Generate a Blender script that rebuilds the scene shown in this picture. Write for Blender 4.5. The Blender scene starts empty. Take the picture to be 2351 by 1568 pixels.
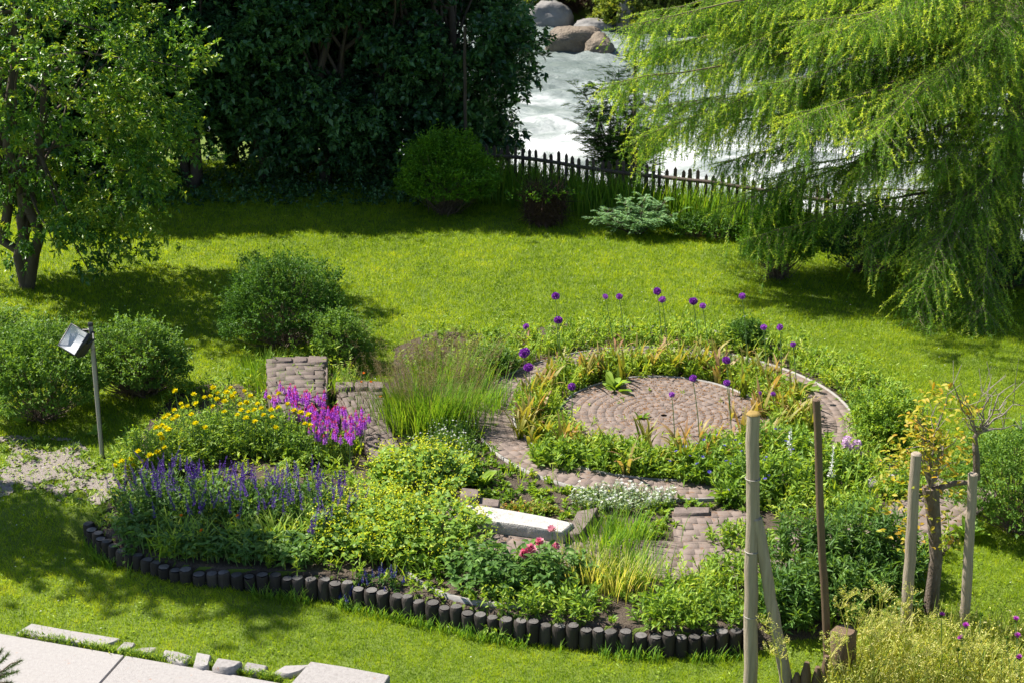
import bpy, math, random
import numpy as np
from mathutils import Vector
R = math.radians
rng = np.random.default_rng(7)
random.seed(7)
S = bpy.context.scene

# ------------------------------------------------------------------ camera, sky, sun, exposure
CAM_H, PITCH, LENS = 10.0, 20.6, 55.0
F = LENS / 36.0 * 2351.0
cd = bpy.data.cameras.new('camera'); cam = bpy.data.objects.new('camera', cd)
S.collection.objects.link(cam); S.camera = cam
cam.location = (0, 0, CAM_H); cam.rotation_euler = (R(90 - PITCH), 0, 0)
cd.lens = LENS; cd.sensor_width = 36; cd.clip_end = 600; cd.clip_start = 0.5
cd.dof.use_dof = True; cd.dof.focus_distance = 24.5; cd.dof.aperture_fstop = 3.2
EL = R(52); SHD = np.array([0.90, -0.436])
w = bpy.data.worlds.new('World'); S.world = w; w.use_nodes = True
nt = w.node_tree; bg = nt.nodes['Background']
sky = nt.nodes.new('ShaderNodeTexSky'); sky.sky_type = 'NISHITA'; sky.sun_disc = False
sky.sun_elevation = EL; sky.sun_rotation = math.atan2(-SHD[0], -SHD[1])
sky.altitude = 1200
nt.links.new(sky.outputs[0], bg.inputs[0]); bg.inputs[1].default_value = 0.075
sl = bpy.data.lights.new('sun', 'SUN'); sun = bpy.data.objects.new('sun', sl); S.collection.objects.link(sun)
sl.energy = 5.0; sl.angle = R(0.53); sl.color = (1.0, 0.94, 0.84)
sun.rotation_euler = Vector((SHD[0] * math.cos(EL), SHD[1] * math.cos(EL), -math.sin(EL))).to_track_quat('-Z', 'Y').to_euler()
S.view_settings.view_transform = 'Standard'; S.view_settings.look = 'None'
S.view_settings.gamma = 1.0; S.view_settings.exposure = 1.12
S.cycles.max_bounces = 7; S.cycles.diffuse_bounces = 3; S.cycles.glossy_bounces = 2; S.cycles.transmission_bounces = 4
S.cycles.caustics_reflective = False; S.cycles.caustics_refractive = False

# ------------------------------------------------------------------ helpers: places
TH = R(PITCH); CT, ST = math.cos(TH), math.sin(TH)
def ray(px, py):
    u = (px - 1175.5) / F; v = (784.0 - py) / F
    return np.array([u, CT + v * ST, -ST + v * CT])
def At(px, py, z=0.0):                     # point of the plane z that shows at this place of the photo
    d = ray(px, py); t = (z - CAM_H) / d[2]
    return np.array([d[0] * t, d[1] * t, z])
def AtY(px, py, Y):                        # point at distance Y in front of the balcony
    d = ray(px, py); t = Y / d[1]
    return np.array([d[0] * t, Y, CAM_H + d[2] * t])
def norm(a): return a / np.maximum(np.linalg.norm(a, axis=-1, keepdims=True), 1e-9)
def sstep(x): x = np.clip(x, 0, 1); return x * x * (3 - 2 * x)
_lat = np.random.default_rng(3).random((256, 256))
def noise(x, y, s=1.0):
    x = np.asarray(x, float) * s + 91.3; y = np.asarray(y, float) * s + 47.7
    i = np.floor(x).astype(int); j = np.floor(y).astype(int); fx = sstep(x - i); fy = sstep(y - j)
    a = _lat[i % 256, j % 256]; b = _lat[(i + 1) % 256, j % 256]; c = _lat[i % 256, (j + 1) % 256]; d = _lat[(i + 1) % 256, (j + 1) % 256]
    return (a * (1 - fx) + b * fx) * (1 - fy) + (c * (1 - fx) + d * fx) * fy
def fbm(x, y, s=1.0): return (noise(x, y, s) + .5 * noise(x, y, s * 2.1) + .25 * noise(x, y, s * 4.3)) / 1.75
def inpoly(x, y, poly):
    x = np.asarray(x); y = np.asarray(y); r = np.zeros(x.shape, bool); n = len(poly)
    for i in range(n):
        (x0, y0), (x1, y1) = poly[i], poly[(i + 1) % n]
        if y0 == y1: continue
        r ^= ((y0 > y) != (y1 > y)) & (x < (x1 - x0) * (y - y0) / (y1 - y0) + x0)
    return r
def pxpoly(pts, z=0.0): return [tuple(At(a, b, z)[:2]) for a, b in pts]

# ------------------------------------------------------------------ helpers: meshes
class Geo:
    def __init__(s): s.v = []; s.f = {3: [], 4: []}; s.t = {3: [], 4: []}; s.n = 0
    def add(s, v, f, tint=0.5):
        v = np.asarray(v, float).reshape(-1, 3); f = np.asarray(f, int); k = f.shape[1]
        s.v.append(v); s.f[k].append(f + s.n); s.n += len(v)
        s.t[k].append(np.broadcast_to(np.asarray(tint, float), (len(f),)))
    def mesh(s, name, mat, smooth=False):
        m = bpy.data.meshes.new(name)
        if not s.n: return m
        V = np.concatenate(s.v); F3 = np.concatenate(s.f[3]) if s.f[3] else np.zeros((0, 3), int)
        F4 = np.concatenate(s.f[4]) if s.f[4] else np.zeros((0, 4), int)
        T = np.concatenate([x for k in (3, 4) for x in s.t[k]])
        m.vertices.add(len(V)); m.vertices.foreach_set('co', V.astype(np.float32).ravel())
        L = np.concatenate([F3.ravel(), F4.ravel()])
        m.loops.add(len(L)); m.loops.foreach_set('vertex_index', L.astype(np.int32))
        st = np.concatenate([np.arange(len(F3)) * 3, len(F3) * 3 + np.arange(len(F4)) * 4])
        m.polygons.add(len(st)); m.polygons.foreach_set('loop_start', st.astype(np.int32))
        a = m.attributes.new('tint', 'FLOAT', 'FACE'); a.data.foreach_set('value', np.clip(T, 0, 1).astype(np.float32))
        m.update(calc_edges=True)
        if smooth: m.polygons.foreach_set('use_smooth', np.ones(len(st), bool))
        m.materials.append(mat); m.validate()
        return m
def link(name, data, parent=None, loc=(0, 0, 0), rot=None, scale=None):
    o = bpy.data.objects.new(name, data); S.collection.objects.link(o)
    if parent is not None: o.parent = parent
    o.location = tuple(float(c) for c in loc)
    if rot is not None: o.rotation_euler = rot
    if scale is not None: o.scale = (scale,) * 3 if np.isscalar(scale) else scale
    return o
def tag(o, label=None, cat=None, group=None, kind=None):
    if label: o['label'] = label
    if cat: o['category'] = cat
    if group: o['group'] = group
    if kind: o['kind'] = kind
    return o
def thing(name, label, cat, loc=(0, 0, 0), group=None): return tag(link(name, None, None, loc), label, cat, group)
def part(name, geo, mat, parent, smooth=False): return link(name, geo.mesh(name, mat, smooth), parent)
def single(name, geo, mat, label, cat, group=None, smooth=False, loc=(0, 0, 0)):
    return tag(link(name, geo.mesh(name, mat, smooth), None, loc), label, cat, group)
def struct(name, geo, mat, smooth=False): return tag(link(name, geo.mesh(name, mat, smooth)), kind='structure')
def stuff(name, geo, mat, label=None, cat=None): return tag(link(name, geo.mesh(name, mat)), label, cat, kind='stuff')

def frame(D):
    ref = np.where(np.abs(D[:, 2:3]) < .93, np.array([[0, 0, 1.]]), np.array([[1., 0, 0]]))
    s = norm(np.cross(D, ref)); return s, np.cross(s, D)
def rdir(n): return norm(rng.normal(size=(n, 3)))
def leaves(g, P, D, L, W, roll=.5, tint=None, fold=.25, droop=.12):
    n = len(P); D = norm(D); s, u = frame(D); a = rng.normal(0, roll, (n, 1)); L = np.broadcast_to(L, (n,))[:, None]; W = np.broadcast_to(W, (n,))[:, None]
    s2 = s * np.cos(a) + u * np.sin(a); u2 = u * np.cos(a) - s * np.sin(a)
    m = P + D * L * .45 + u2 * fold * W * .5; t = P + D * L; t[:, 2] -= (droop * L)[:, 0]
    v = np.stack([P, m + s2 * W * .5, t, m - s2 * W * .5], 1)
    i = np.arange(n)[:, None] * 4
    f = np.concatenate([i + [0, 1, 2], i + [0, 2, 3]])
    tint = rng.random(n) if tint is None else np.broadcast_to(tint, (n,))
    g.add(v, f, np.concatenate([tint, tint]))
def bigleaves(g, P, D, L, W, roll=.4, tint=None, fold=.2, droop=.3):
    n = len(P); D = norm(D); s, u = frame(D); a = rng.normal(0, roll, (n, 1)); L = np.broadcast_to(L, (n,))[:, None]; W = np.broadcast_to(W, (n,))[:, None]
    s2 = s * np.cos(a) + u * np.sin(a); u2 = u * np.cos(a) - s * np.sin(a)
    dz = lambda k: np.array([0, 0, -1.]) * droop * L * k * k
    p0 = P; p1 = P + D * L * .33 + dz(.33); p2 = P + D * L * .68 + dz(.68); p3 = P + D * L + dz(1)
    e = u2 * fold * W
    v = np.stack([p0, p1, p2, p3, p1 + s2 * W * .5 + e, p2 + s2 * W * .42 + e, p1 - s2 * W * .5 + e, p2 - s2 * W * .42 + e], 1)
    i = np.arange(n)[:, None] * 8
    f3 = np.concatenate([i + [0, 4, 1], i + [2, 5, 3], i + [0, 1, 6], i + [2, 3, 7]]); f4 = np.concatenate([i + [1, 4, 5, 2], i + [1, 2, 7, 6]])
    tint = rng.random(n) if tint is None else np.broadcast_to(tint, (n,))
    V = v.reshape(-1, 3); g.add(V, f3, np.tile(tint, 4)); g.v.append(np.zeros((0, 3)))
    g.f[4].append(f4 + g.n - len(V)); g.t[4].append(np.tile(tint, 2))
def needles(g, P, D, L, W, tint=None):
    n = len(P); D = norm(D); s = norm(np.cross(D, rdir(n))); L = np.broadcast_to(L, (n,))[:, None]; W = np.broadcast_to(W, (n,))[:, None]
    v = np.stack([P - s * W * .5, P + s * W * .5, P + D * L], 1)
    g.add(v, np.arange(n * 3).reshape(n, 3), rng.random(n) if tint is None else tint)
def sticks(g, A, B, ra, rb, tint=None):
    n = len(A); D = norm(B - A); s, u = frame(D); ra = np.broadcast_to(ra, (n,))[:, None]; rb = np.broadcast_to(rb, (n,))[:, None]
    vs = []
    for k in range(3):
        o = s * math.cos(k * 2.094) + u * math.sin(k * 2.094); vs += [A + o * ra, B + o * rb]
    v = np.stack(vs, 1); i = np.arange(n)[:, None] * 6
    f = np.concatenate([i + [0, 2, 3, 1], i + [2, 4, 5, 3], i + [4, 0, 1, 5]])
    tint = rng.random(n) if tint is None else np.broadcast_to(tint, (n,))
    g.add(v, f, np.tile(tint, 3))
def tube(g, pts, rad, sides=8, tint=.5, cap=True, jit=0.0):
    pts = np.asarray(pts, float); k = len(pts); rad = np.broadcast_to(rad, (k,)); T = norm(np.gradient(pts, axis=0)); s, u = frame(T)
    for i in range(1, k):                                 # keep the frame from twisting
        s[i] = norm(s[i - 1] - T[i] * np.dot(s[i - 1], T[i])); u[i] = np.cross(s[i], T[i])
    a = np.arange(sides) * 2 * math.pi / sides
    rr = rad[:, None] * (1 + jit * rng.normal(size=(k, sides)))
    v = pts[:, None, :] + rr[:, :, None] * (np.cos(a)[None, :, None] * s[:, None, :] + np.sin(a)[None, :, None] * u[:, None, :])
    i, j = np.meshgrid(np.arange(k - 1), np.arange(sides), indexing='ij'); i = i.ravel(); j = j.ravel(); j2 = (j + 1) % sides
    g.add(v, np.stack([i * sides + j, i * sides + j2, (i + 1) * sides + j2, (i + 1) * sides + j], 1), tint)
    if cap:
        for e in (0, k - 1):
            ring = v[e]; c = pts[e]; q = np.arange(sides)
            g.add(np.vstack([ring, c[None]]), np.stack([q, (q + 1) % sides, np.full(sides, sides)], 1), tint)
def straps(g, P, az, L, W, lean=.2, bend=.9, segs=4, tint=None, tip=0.0, twist=.3):
    n = len(P); f_ = lambda x: np.broadcast_to(x, (n,)).astype(float)
    az, L, W, lean, bend = map(f_, (az, L, W, lean, bend)); hd = np.stack([np.cos(az), np.sin(az), 0 * az], 1)
    a2 = az + math.pi / 2 + rng.normal(0, twist, n); sd = np.stack([np.cos(a2), np.sin(a2), 0 * az], 1)
    p = P.copy(); ring = []
    for k in range(segs + 1):
        s = k / segs; ww = W * (.7 + .6 * s if s < .5 else 1.0) * (1 - max(0, (s - .5) / .5) ** 1.5 * .97)
        ring.append(p - sd * ww[:, None] * .5); ring.append(p + sd * ww[:, None] * .5)
        th = lean + bend * s; p = p + (hd * np.sin(th)[:, None] + np.array([0, 0, 1.]) * np.cos(th)[:, None]) * (L / segs)[:, None]
    v = np.stack(ring, 1); m = 2 * (segs + 1); i = np.arange(n)[:, None] * m
    tint = rng.random(n) if tint is None else np.broadcast_to(tint, (n,))
    f = np.concatenate([i + [2 * k, 2 * k + 1, 2 * k + 3, 2 * k + 2] for k in range(segs)])
    g.add(v, f, np.concatenate([tint + tip * (k / max(1, segs - 1)) for k in range(segs)]))
def box(g, c, sx, sy, sz, rz=0.0, tint=.5, M=None):
    v = np.array([[x, y, z] for z in (-.5, .5) for x, y in ((-.5, -.5), (.5, -.5), (.5, .5), (-.5, .5))]) * [sx, sy, sz]
    if M is not None: v = v @ np.asarray(M).T
    cz, sn = math.cos(rz), math.sin(rz); v = np.stack([v[:, 0] * cz - v[:, 1] * sn, v[:, 0] * sn + v[:, 1] * cz, v[:, 2]], 1) + np.asarray(c)
    g.add(v, [[3, 2, 1, 0], [4, 5, 6, 7], [0, 1, 5, 4], [1, 2, 6, 5], [2, 3, 7, 6], [3, 0, 4, 7]], tint)
def prism(g, poly, z0, z1, bev=.012, tint=.5):            # slab with a worn, chamfered upper edge
    p = np.asarray(poly, float); n = len(p)
    if sum(p[i][0] * p[(i + 1) % n][1] - p[(i + 1) % n][0] * p[i][1] for i in range(n)) < 0: p = p[::-1]
    c = p.mean(0); q = c + (p - c) * (1 - bev / np.maximum(np.linalg.norm(p - c, axis=1, keepdims=True), .05))
    z0 = np.broadcast_to(z0, (n,)); z1 = np.broadcast_to(z1, (n,))
    v = np.vstack([np.c_[p, z0], np.c_[p, z1 - bev], np.c_[q, z1], np.r_[c, z1.mean()][None]])
    i = np.arange(n); j = (i + 1) % n
    g.add(v, np.vstack([np.stack([i, j, n + j, n + i], 1), np.stack([n + i, n + j, 2 * n + j, 2 * n + i], 1)]), tint)
    g.add(v[2 * n:], np.stack([i, j, np.full(n, n)], 1), tint)
def ellip(n, c, r, shell=.45):
    d = rdir(n); k = (shell ** 3 + rng.random((n, 1)) * (1 - shell ** 3)) ** (1 / 3); return np.asarray(c) + np.sign(d) * np.abs(d) ** .8 * k * np.asarray(r)
def twigleaves(g, A, B, n, L, W, side=.9, up=.15, tint=None, tvar=.25, droop=.15, t0=.2, roll=.6):
    N = len(A); t = t0 + (1 - t0) * rng.random((N, n)); P = (A[:, None] + (B - A)[:, None] * t[..., None]).reshape(-1, 3)
    D = np.repeat(norm(B - A), n, 0); d = norm(D * .55 + rdir(N * n) * side + np.array([0, 0, up]))
    tt = np.repeat(rng.random(N) if tint is None else tint, n) + rng.normal(0, tvar, N * n)
    sc = .65 + .6 * rng.random(N * n)
    leaves(g, P, d, L * sc, W * sc, roll=roll, tint=tt, droop=droop)

# ------------------------------------------------------------------ helpers: materials
def newmat(name):
    m = bpy.data.materials.new(name); m.use_nodes = True; t = m.node_tree; t.nodes.clear()
    return m, t, t.nodes.new('ShaderNodeOutputMaterial')
def ramp(t, fac, cols):
    r = t.nodes.new('ShaderNodeValToRGB'); e = r.color_ramp.elements
    while len(e) < len(cols): e.new(.5)
    for i, c in enumerate(cols): e[i].position = c[0] if len(c) == 4 else i / (len(cols) - 1); e[i].color = tuple(c[-3:]) + (1,)
    t.links.new(fac, r.inputs[0]); return r.outputs[0]
def leafmat(name, cols, trans=.4, rough=.5, spec=.3, tcol=(1.35, 1.2, .45), mul=1.85):
    cols = [c[:-3] + tuple(min(.85, v * mul) for v in c[-3:]) for c in cols]
    m, t, out = newmat(name)
    a = t.nodes.new('ShaderNodeAttribute'); a.attribute_name = 'tint'
    c = ramp(t, a.outputs['Fac'], cols)
    p = t.nodes.new('ShaderNodeBsdfPrincipled'); p.inputs['Roughness'].default_value = rough; p.inputs['Specular IOR Level'].default_value = spec
    t.links.new(c, p.inputs['Base Color'])
    if trans:
        mu = t.nodes.new('ShaderNodeMix'); mu.data_type = 'RGBA'; mu.blend_type = 'MULTIPLY'; mu.inputs[0].default_value = 1; mu.clamp_result = False
        t.links.new(c, mu.inputs[6]); mu.inputs[7].default_value = tcol + (1,)
        tr = t.nodes.new('ShaderNodeBsdfTranslucent'); t.links.new(mu.outputs[2], tr.inputs[0])
        mx = t.nodes.new('ShaderNodeMixShader'); mx.inputs[0].default_value = trans
        t.links.new(p.outputs[0], mx.inputs[1]); t.links.new(tr.outputs[0], mx.inputs[2]); t.links.new(mx.outputs[0], out.inputs[0])
    else: t.links.new(p.outputs[0], out.inputs[0])
    return m
def solid(name, cols, scale=8, rough=.75, bump=.3, detail=6, stretch=(1, 1, 1), bscale=None, metal=0, tint=.5, spec=.3, dist=.02, spots=None):
    m, t, out = newmat(name)
    tc = t.nodes.new('ShaderNodeTexCoord'); mp = t.nodes.new('ShaderNodeMapping'); mp.inputs['Scale'].default_value = stretch
    t.links.new(tc.outputs['Object'], mp.inputs[0])
    n = t.nodes.new('ShaderNodeTexNoise'); n.inputs['Scale'].default_value = scale; n.inputs['Detail'].default_value = detail; n.inputs['Roughness'].default_value = .65
    t.links.new(mp.outputs[0], n.inputs[0])
    a = t.nodes.new('ShaderNodeAttribute'); a.attribute_name = 'tint'
    ma = t.nodes.new('ShaderNodeMath'); ma.operation = 'MULTIPLY_ADD'; ma.inputs[1].default_value = tint; t.links.new(a.outputs['Fac'], ma.inputs[0])
    m2 = t.nodes.new('ShaderNodeMath'); m2.operation = 'ADD'; m2.inputs[1].default_value = -tint * .5; t.links.new(n.outputs['Fac'], m2.inputs[0]); t.links.new(m2.outputs[0], ma.inputs[2])
    c = ramp(t, ma.outputs[0], cols)
    if spots:                                               # stains and lichen with a shape of their own
        n3 = t.nodes.new('ShaderNodeTexNoise'); n3.inputs['Scale'].default_value = spots[1]; n3.inputs['Detail'].default_value = 7; n3.inputs['Roughness'].default_value = .7; t.links.new(mp.outputs[0], n3.inputs[0])
        r3 = t.nodes.new('ShaderNodeMapRange'); r3.inputs[1].default_value = spots[2] - .06; r3.inputs[2].default_value = spots[2] + .05; r3.inputs[4].default_value = .8; t.links.new(n3.outputs['Fac'], r3.inputs[0])
        mm = t.nodes.new('ShaderNodeMix'); mm.data_type = 'RGBA'; t.links.new(r3.outputs[0], mm.inputs[0]); t.links.new(c, mm.inputs[6]); mm.inputs[7].default_value = spots[0] + (1,); c = mm.outputs[2]
    p = t.nodes.new('ShaderNodeBsdfPrincipled'); p.inputs['Roughness'].default_value = rough; p.inputs['Metallic'].default_value = metal; p.inputs['Specular IOR Level'].default_value = spec
    t.links.new(c, p.inputs['Base Color'])
    n2 = t.nodes.new('ShaderNodeTexNoise'); n2.inputs['Scale'].default_value = bscale or scale * 4; n2.inputs['Detail'].default_value = 5; t.links.new(mp.outputs[0], n2.inputs[0])
    b = t.nodes.new('ShaderNodeBump'); b.inputs['Strength'].default_value = bump; b.inputs['Distance'].default_value = dist
    t.links.new(n2.outputs['Fac'], b.inputs['Height']); t.links.new(b.outputs[0], p.inputs['Normal'])
    t.links.new(p.outputs[0], out.inputs[0]); return m
G_LAWN = leafmat('lawn_blades', [(.064, .118, .006), (.124, .194, .009), (.19, .258, .012), (.275, .30, .03)], trans=.5, rough=.45)
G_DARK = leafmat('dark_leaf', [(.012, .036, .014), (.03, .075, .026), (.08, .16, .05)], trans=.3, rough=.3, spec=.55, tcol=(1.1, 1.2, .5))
G_CHERRY = leafmat('cherry_leaf', [(.026, .07, .014), (.05, .12, .018), (.11, .195, .024), (.20, .235, .03)], trans=.42, rough=.35, spec=.5)
G_SHRUB = leafmat('shrub_leaf', [(.04, .085, .016), (.075, .145, .022), (.135, .215, .036)], trans=.4)
G_ROUND = leafmat('round_shrub_leaf', [(.02, .055, .009), (.04, .095, .014), (.075, .14, .022)], trans=.38, spec=.2)
G_BOX = leafmat('box_leaf', [(.04, .10, .01), (.07, .16, .012), (.13, .23, .015)], trans=.4)
G_LARCH = leafmat('larch_needle', [(.038, .088, .016), (.08, .158, .022), (.155, .24, .026), (.27, .32, .04)], trans=.52, rough=.5, mul=2.6)
G_HERB = leafmat('herb_leaf', [(.05, .095, .014), (.09, .165, .02), (.155, .235, .026), (.25, .29, .045)], trans=.42)
G_TALL = leafmat('tall_herb_leaf', [(.028, .068, .014), (.055, .115, .022), (.105, .175, .03)], trans=.38)
G_MANTLE = leafmat('mantle_leaf', [(.08, .15, .025), (.13, .22, .03), (.20, .29, .05)], trans=.4, mul=1.6)
G_STRAP = leafmat('strap_leaf', [(.05, .11, .015), (.11, .17, .02), (.26, .26, .04), (.38, .33, .11), (.38, .24, .13), (.27, .11, .09)], trans=.42, mul=1.1)
G_GRASS = leafmat('tall_grass', [(.06, .13, .015), (.10, .20, .02), (.17, .24, .03)], trans=.45)
G_PANIC = leafmat('grass_panicle', [(.19, .15, .07), (.29, .235, .12), (.38, .32, .18)], trans=.4, mul=1.1)
G_DRY = leafmat('dry_herb', [(.13, .20, .03), (.24, .28, .05), (.38, .38, .12), (.48, .44, .22)], trans=.45, mul=1.7)
G_STEM = leafmat('green_stem', [(.05, .10, .03), (.10, .16, .05)], trans=0)
G_GREY = leafmat('silver_leaf', [(.12, .17, .10), (.22, .28, .18), (.34, .38, .28)], trans=.3)
G_YTREE = leafmat('yellow_tree_leaf', [(.16, .22, .02), (.30, .32, .03), (.45, .40, .04), (.45, .27, .03)], trans=.5, mul=1.15)
G_PINE = leafmat('pine_needle', [(.03, .06, .015), (.07, .11, .02)], trans=.2)
G_FAR = leafmat('far_bank_leaf', [(.04, .07, .012), (.10, .14, .02), (.20, .22, .05)], trans=.4)
Y_FLOW = leafmat('yellow_petal', [(.64, .54, .005), (.66, .60, .01)], trans=.35, tcol=(1.1, 1.05, .6), mul=1.15)
P_ALL = leafmat('allium_petal', [(.14, .018, .22), (.27, .045, .40), (.38, .10, .52)], trans=.2, tcol=(1.1, .8, 1.2), mul=1.15)
P_SAGE = leafmat('sage_petal', [(.045, .02, .14), (.09, .035, .26), (.17, .07, .38)], trans=.25, tcol=(1.1, .8, 1.2), mul=1.15)
P_PRIM = leafmat('primula_petal', [(.36, .07, .52), (.50, .12, .62), (.58, .03, .22), (.50, .008, .015)], trans=.2, tcol=(1.1, .8, 1.2), mul=1.15)
P_LIME = leafmat('lime_froth', [(.32, .40, .02), (.46, .52, .03), (.58, .60, .05)], trans=.4, mul=1.15)
P_PINK = leafmat('peony_petal', [(.60, .05, .17), (.68, .20, .32), (.75, .45, .48)], trans=.3, tcol=(1.1, .9, 1.), mul=1.15)
P_LILAC = leafmat('phlox_petal', [(.50, .28, .52), (.68, .46, .68), (.80, .66, .80)], trans=.3, tcol=(1, 1, 1), mul=1.15)
P_WHITE = leafmat('white_petal', [(.62, .62, .56), (.80, .80, .76)], trans=.3, tcol=(1, 1, 1), mul=1.15)
P_BLUE = leafmat('blue_petal', [(.07, .06, .38), (.16, .13, .55)], trans=.25, tcol=(1, 1, 1), mul=1.15)
P_THIST = leafmat('thistle_petal', [(.42, .04, .42), (.60, .10, .60)], trans=.2, tcol=(1, 1, 1), mul=1.15)
P_ORANGE = leafmat('orange_petal', [(.75, .16, .01), (.85, .30, .02)], trans=.3, tcol=(1, 1, 1), mul=1.15)
M_BARK = solid('bark', [(.03, .022, .016), (.08, .06, .045), (.14, .11, .085)], 9, stretch=(1, 1, .25), bump=.6)
M_BARKL = solid('scaly_bark', [(.05, .04, .032), (.15, .115, .09), (.36, .32, .28)], 20, detail=9, stretch=(1, 1, .4), bump=1)
M_TWIG = solid('twig', [(.10, .07, .05), (.20, .15, .11)], 6, bump=.2)
M_TWIGG = solid('grey_twig', [(.16, .13, .11), (.28, .24, .21)], 6, bump=.2)
M_LOG = solid('tarred_log', [(.012, .010, .009), (.035, .028, .024), (.075, .062, .055)], 14, stretch=(1, 1, .18), bump=.5, rough=.8)
M_LOGTOP = solid('weathered_log_end', [(.04, .036, .034), (.10, .093, .088), (.20, .188, .178)], 22, bump=.6)
M_POLE = solid('weathered_pole', [(.12, .092, .07), (.32, .262, .20), (.48, .41, .33)], 14, detail=9, stretch=(1.8, 1.8, .08), bump=.6)
M_POLED = solid('brown_pole', [(.06, .038, .024), (.13, .085, .055), (.19, .14, .10)], 9, stretch=(1.6, 1.6, .12), bump=.35)
M_LICHEN = solid('lichen', [(.20, .14, .05), (.36, .24, .06)], 30)
M_FENCE = solid('fence_wood', [(.025, .018, .014), (.07, .05, .042), (.14, .105, .09)], 10, stretch=(1, 1, .2), bump=.4)
M_PAVE = solid('clay_paver', [(.105, .08, .068), (.165, .128, .11), (.215, .17, .148), (.265, .215, .19)], 11, detail=8, bump=.35, tint=.22, spots=((.17, .09, .04), 9, .62), rough=.85)
M_PAVED = solid('weathered_paver', [(.06, .048, .04), (.115, .09, .078), (.165, .132, .115), (.21, .175, .155)], 9, detail=9, bump=.5, tint=.35, spots=((.06, .08, .025), 6, .58))
M_STONE = solid('pale_granite', [(.13, .118, .11), (.30, .28, .27), (.385, .365, .35)], 22, detail=11, bump=.5, rough=.85, tint=.3, spots=((.34, .13, .045), 7, .70))
M_BENCH = solid('white_stone', [(.14, .125, .11), (.42, .40, .375), (.52, .505, .48)], 11, detail=10, bump=.8, spots=((.30, .24, .15), 5, .66), rough=.85, tint=.2)
M_WALL = solid('dark_wall_stone', [(.07, .055, .05), (.16, .125, .11), (.27, .22, .20)], 9, bump=.5, tint=.6)
M_EDGE = solid('edging', [(.16, .15, .14), (.28, .265, .25), (.40, .385, .37)], 12, rough=.6, bump=.15)
M_SOIL = solid('soil', [(.035, .026, .018), (.075, .055, .04), (.13, .10, .075)], 5, detail=10, bump=.9, bscale=40, dist=.04)
M_GRAVEL = solid('gravel', [(.15, .12, .105), (.26, .22, .20), (.38, .34, .31)], 45, detail=8, bump=1, bscale=60, dist=.03)
M_GROUND = solid('lawn_soil', [(.06, .10, .01), (.105, .155, .014), (.15, .195, .02)], 3, detail=10, bump=.7, bscale=40, dist=.03)
M_BLACK = solid('black_metal', [(.010, .010, .013), (.022, .022, .027)], 20, rough=.4, bump=.03, spec=.5)
M_ZINC = solid('grey_pipe', [(.28, .26, .23), (.40, .375, .34)], 12, stretch=(1, 1, .2), rough=.45, bump=.05, metal=.2)
M_ROCK = solid('wet_boulder', [(.055, .048, .042), (.17, .135, .10), (.28, .23, .17)], 2.6, detail=12, bump=1, bscale=9, dist=.08, spots=((.06, .055, .05), 2.2, .60))
M_ROCKG = solid('grey_rock', [(.08, .075, .07), (.20, .19, .18), (.32, .31, .30)], 1.6, detail=9, bump=.6, bscale=6, dist=.06)

# ------------------------------------------------------------------ ground heights and zones
PAL = [(200, 1192), (214, 1210), (230, 1226), (253, 1242), (300, 1265), (350, 1285), (400, 1300), (453, 1307), (533, 1312), (633, 1316), (717, 1323), (780, 1333), (837, 1345), (900, 1359), (964, 1373),
       (1027, 1386), (1090, 1402), (1154, 1413), (1217, 1422), (1281, 1428), (1341, 1435), (1404, 1442), (1491, 1448), (1557, 1451), (1600, 1450), (1650, 1446), (1725, 1440)]
PALW = np.array([At(a, b, .05)[:2] for a, b in PAL])
FRONT = -.27
BUMPX = [At(a, 1300)[0] for a in (190, 260, 330, 520, 640, 740)]; BUMPH = [-.04, .02, .12, .11, .03, 0.]
FEN = np.array([At(a, b)[:2] for a, b in [(1085, 452), (1250, 470), (1440, 497), (1580, 520), (1730, 541), (2000, 582), (2200, 611), (2500, 655)]])
fd = FEN[-1] - FEN[0]; fd /= np.linalg.norm(fd); fn = np.array([-fd[1], fd[0]])
if fn[1] < 0: fn = -fn
def fdist(x, y): return (x - FEN[0][0]) * fn[0] + (y - FEN[0][1]) * fn[1]
def hgt(x, y):
    x = np.asarray(x, float); y = np.asarray(y, float)
    yp = np.interp(x, PALW[:, 0], PALW[:, 1]) + .11
    out = np.maximum(0, np.maximum(PALW[0, 0] - x, x - PALW[-1, 0])); wd = .06 + np.minimum(out * 1.6, 3.0)
    z = FRONT * sstep((yp - y) / wd + .5)
    z = z + np.interp(x, BUMPX, BUMPH) * sstep((yp - y) / wd + .5) * np.exp(-np.maximum(yp - y, 0) / 1.1)
    z = z + .05 * (fbm(x, y, .35) - .5)
    d = fdist(x, y)
    z = z - 2.6 * sstep((d - 2.0) / 5.0)
    z = z + 3.6 * sstep((d - 30 - 2 * noise(x, y, .15)) / 5.0) + .45 * np.maximum(0, d - 35)
    return z
C0 = At(1525, 963); C0 = np.array([C0[0], 23.12])
R1, R2, R3, R4 = 1.66, 2.42, 3.05, 4.12
def G(px, py):                              # point on the real ground
    p = At(px, py)
    for _ in range(4): p = At(px, py, float(hgt(p[0], p[1])))
    return p
BED = pxpoly([(200, 1190), (235, 1215), (265, 1095), (330, 985), (400, 905), (480, 880), (600, 885), (625, 828), (760, 818), (800, 870), (900, 880), (905, 800), (1000, 760), (1150, 770), (1300, 742)]) \
    + [(C0[0] + 4.2 * math.cos(a), C0[1] + 4.2 * math.sin(a)) for a in np.linspace(1.85, .1, 16)] \
    + pxpoly([(2110, 950), (2140, 1040), (2200, 1240), (2110, 1330), (2060, 1420), (1900, 1440)]) + [tuple(p) for p in PALW[::-1]]
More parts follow.
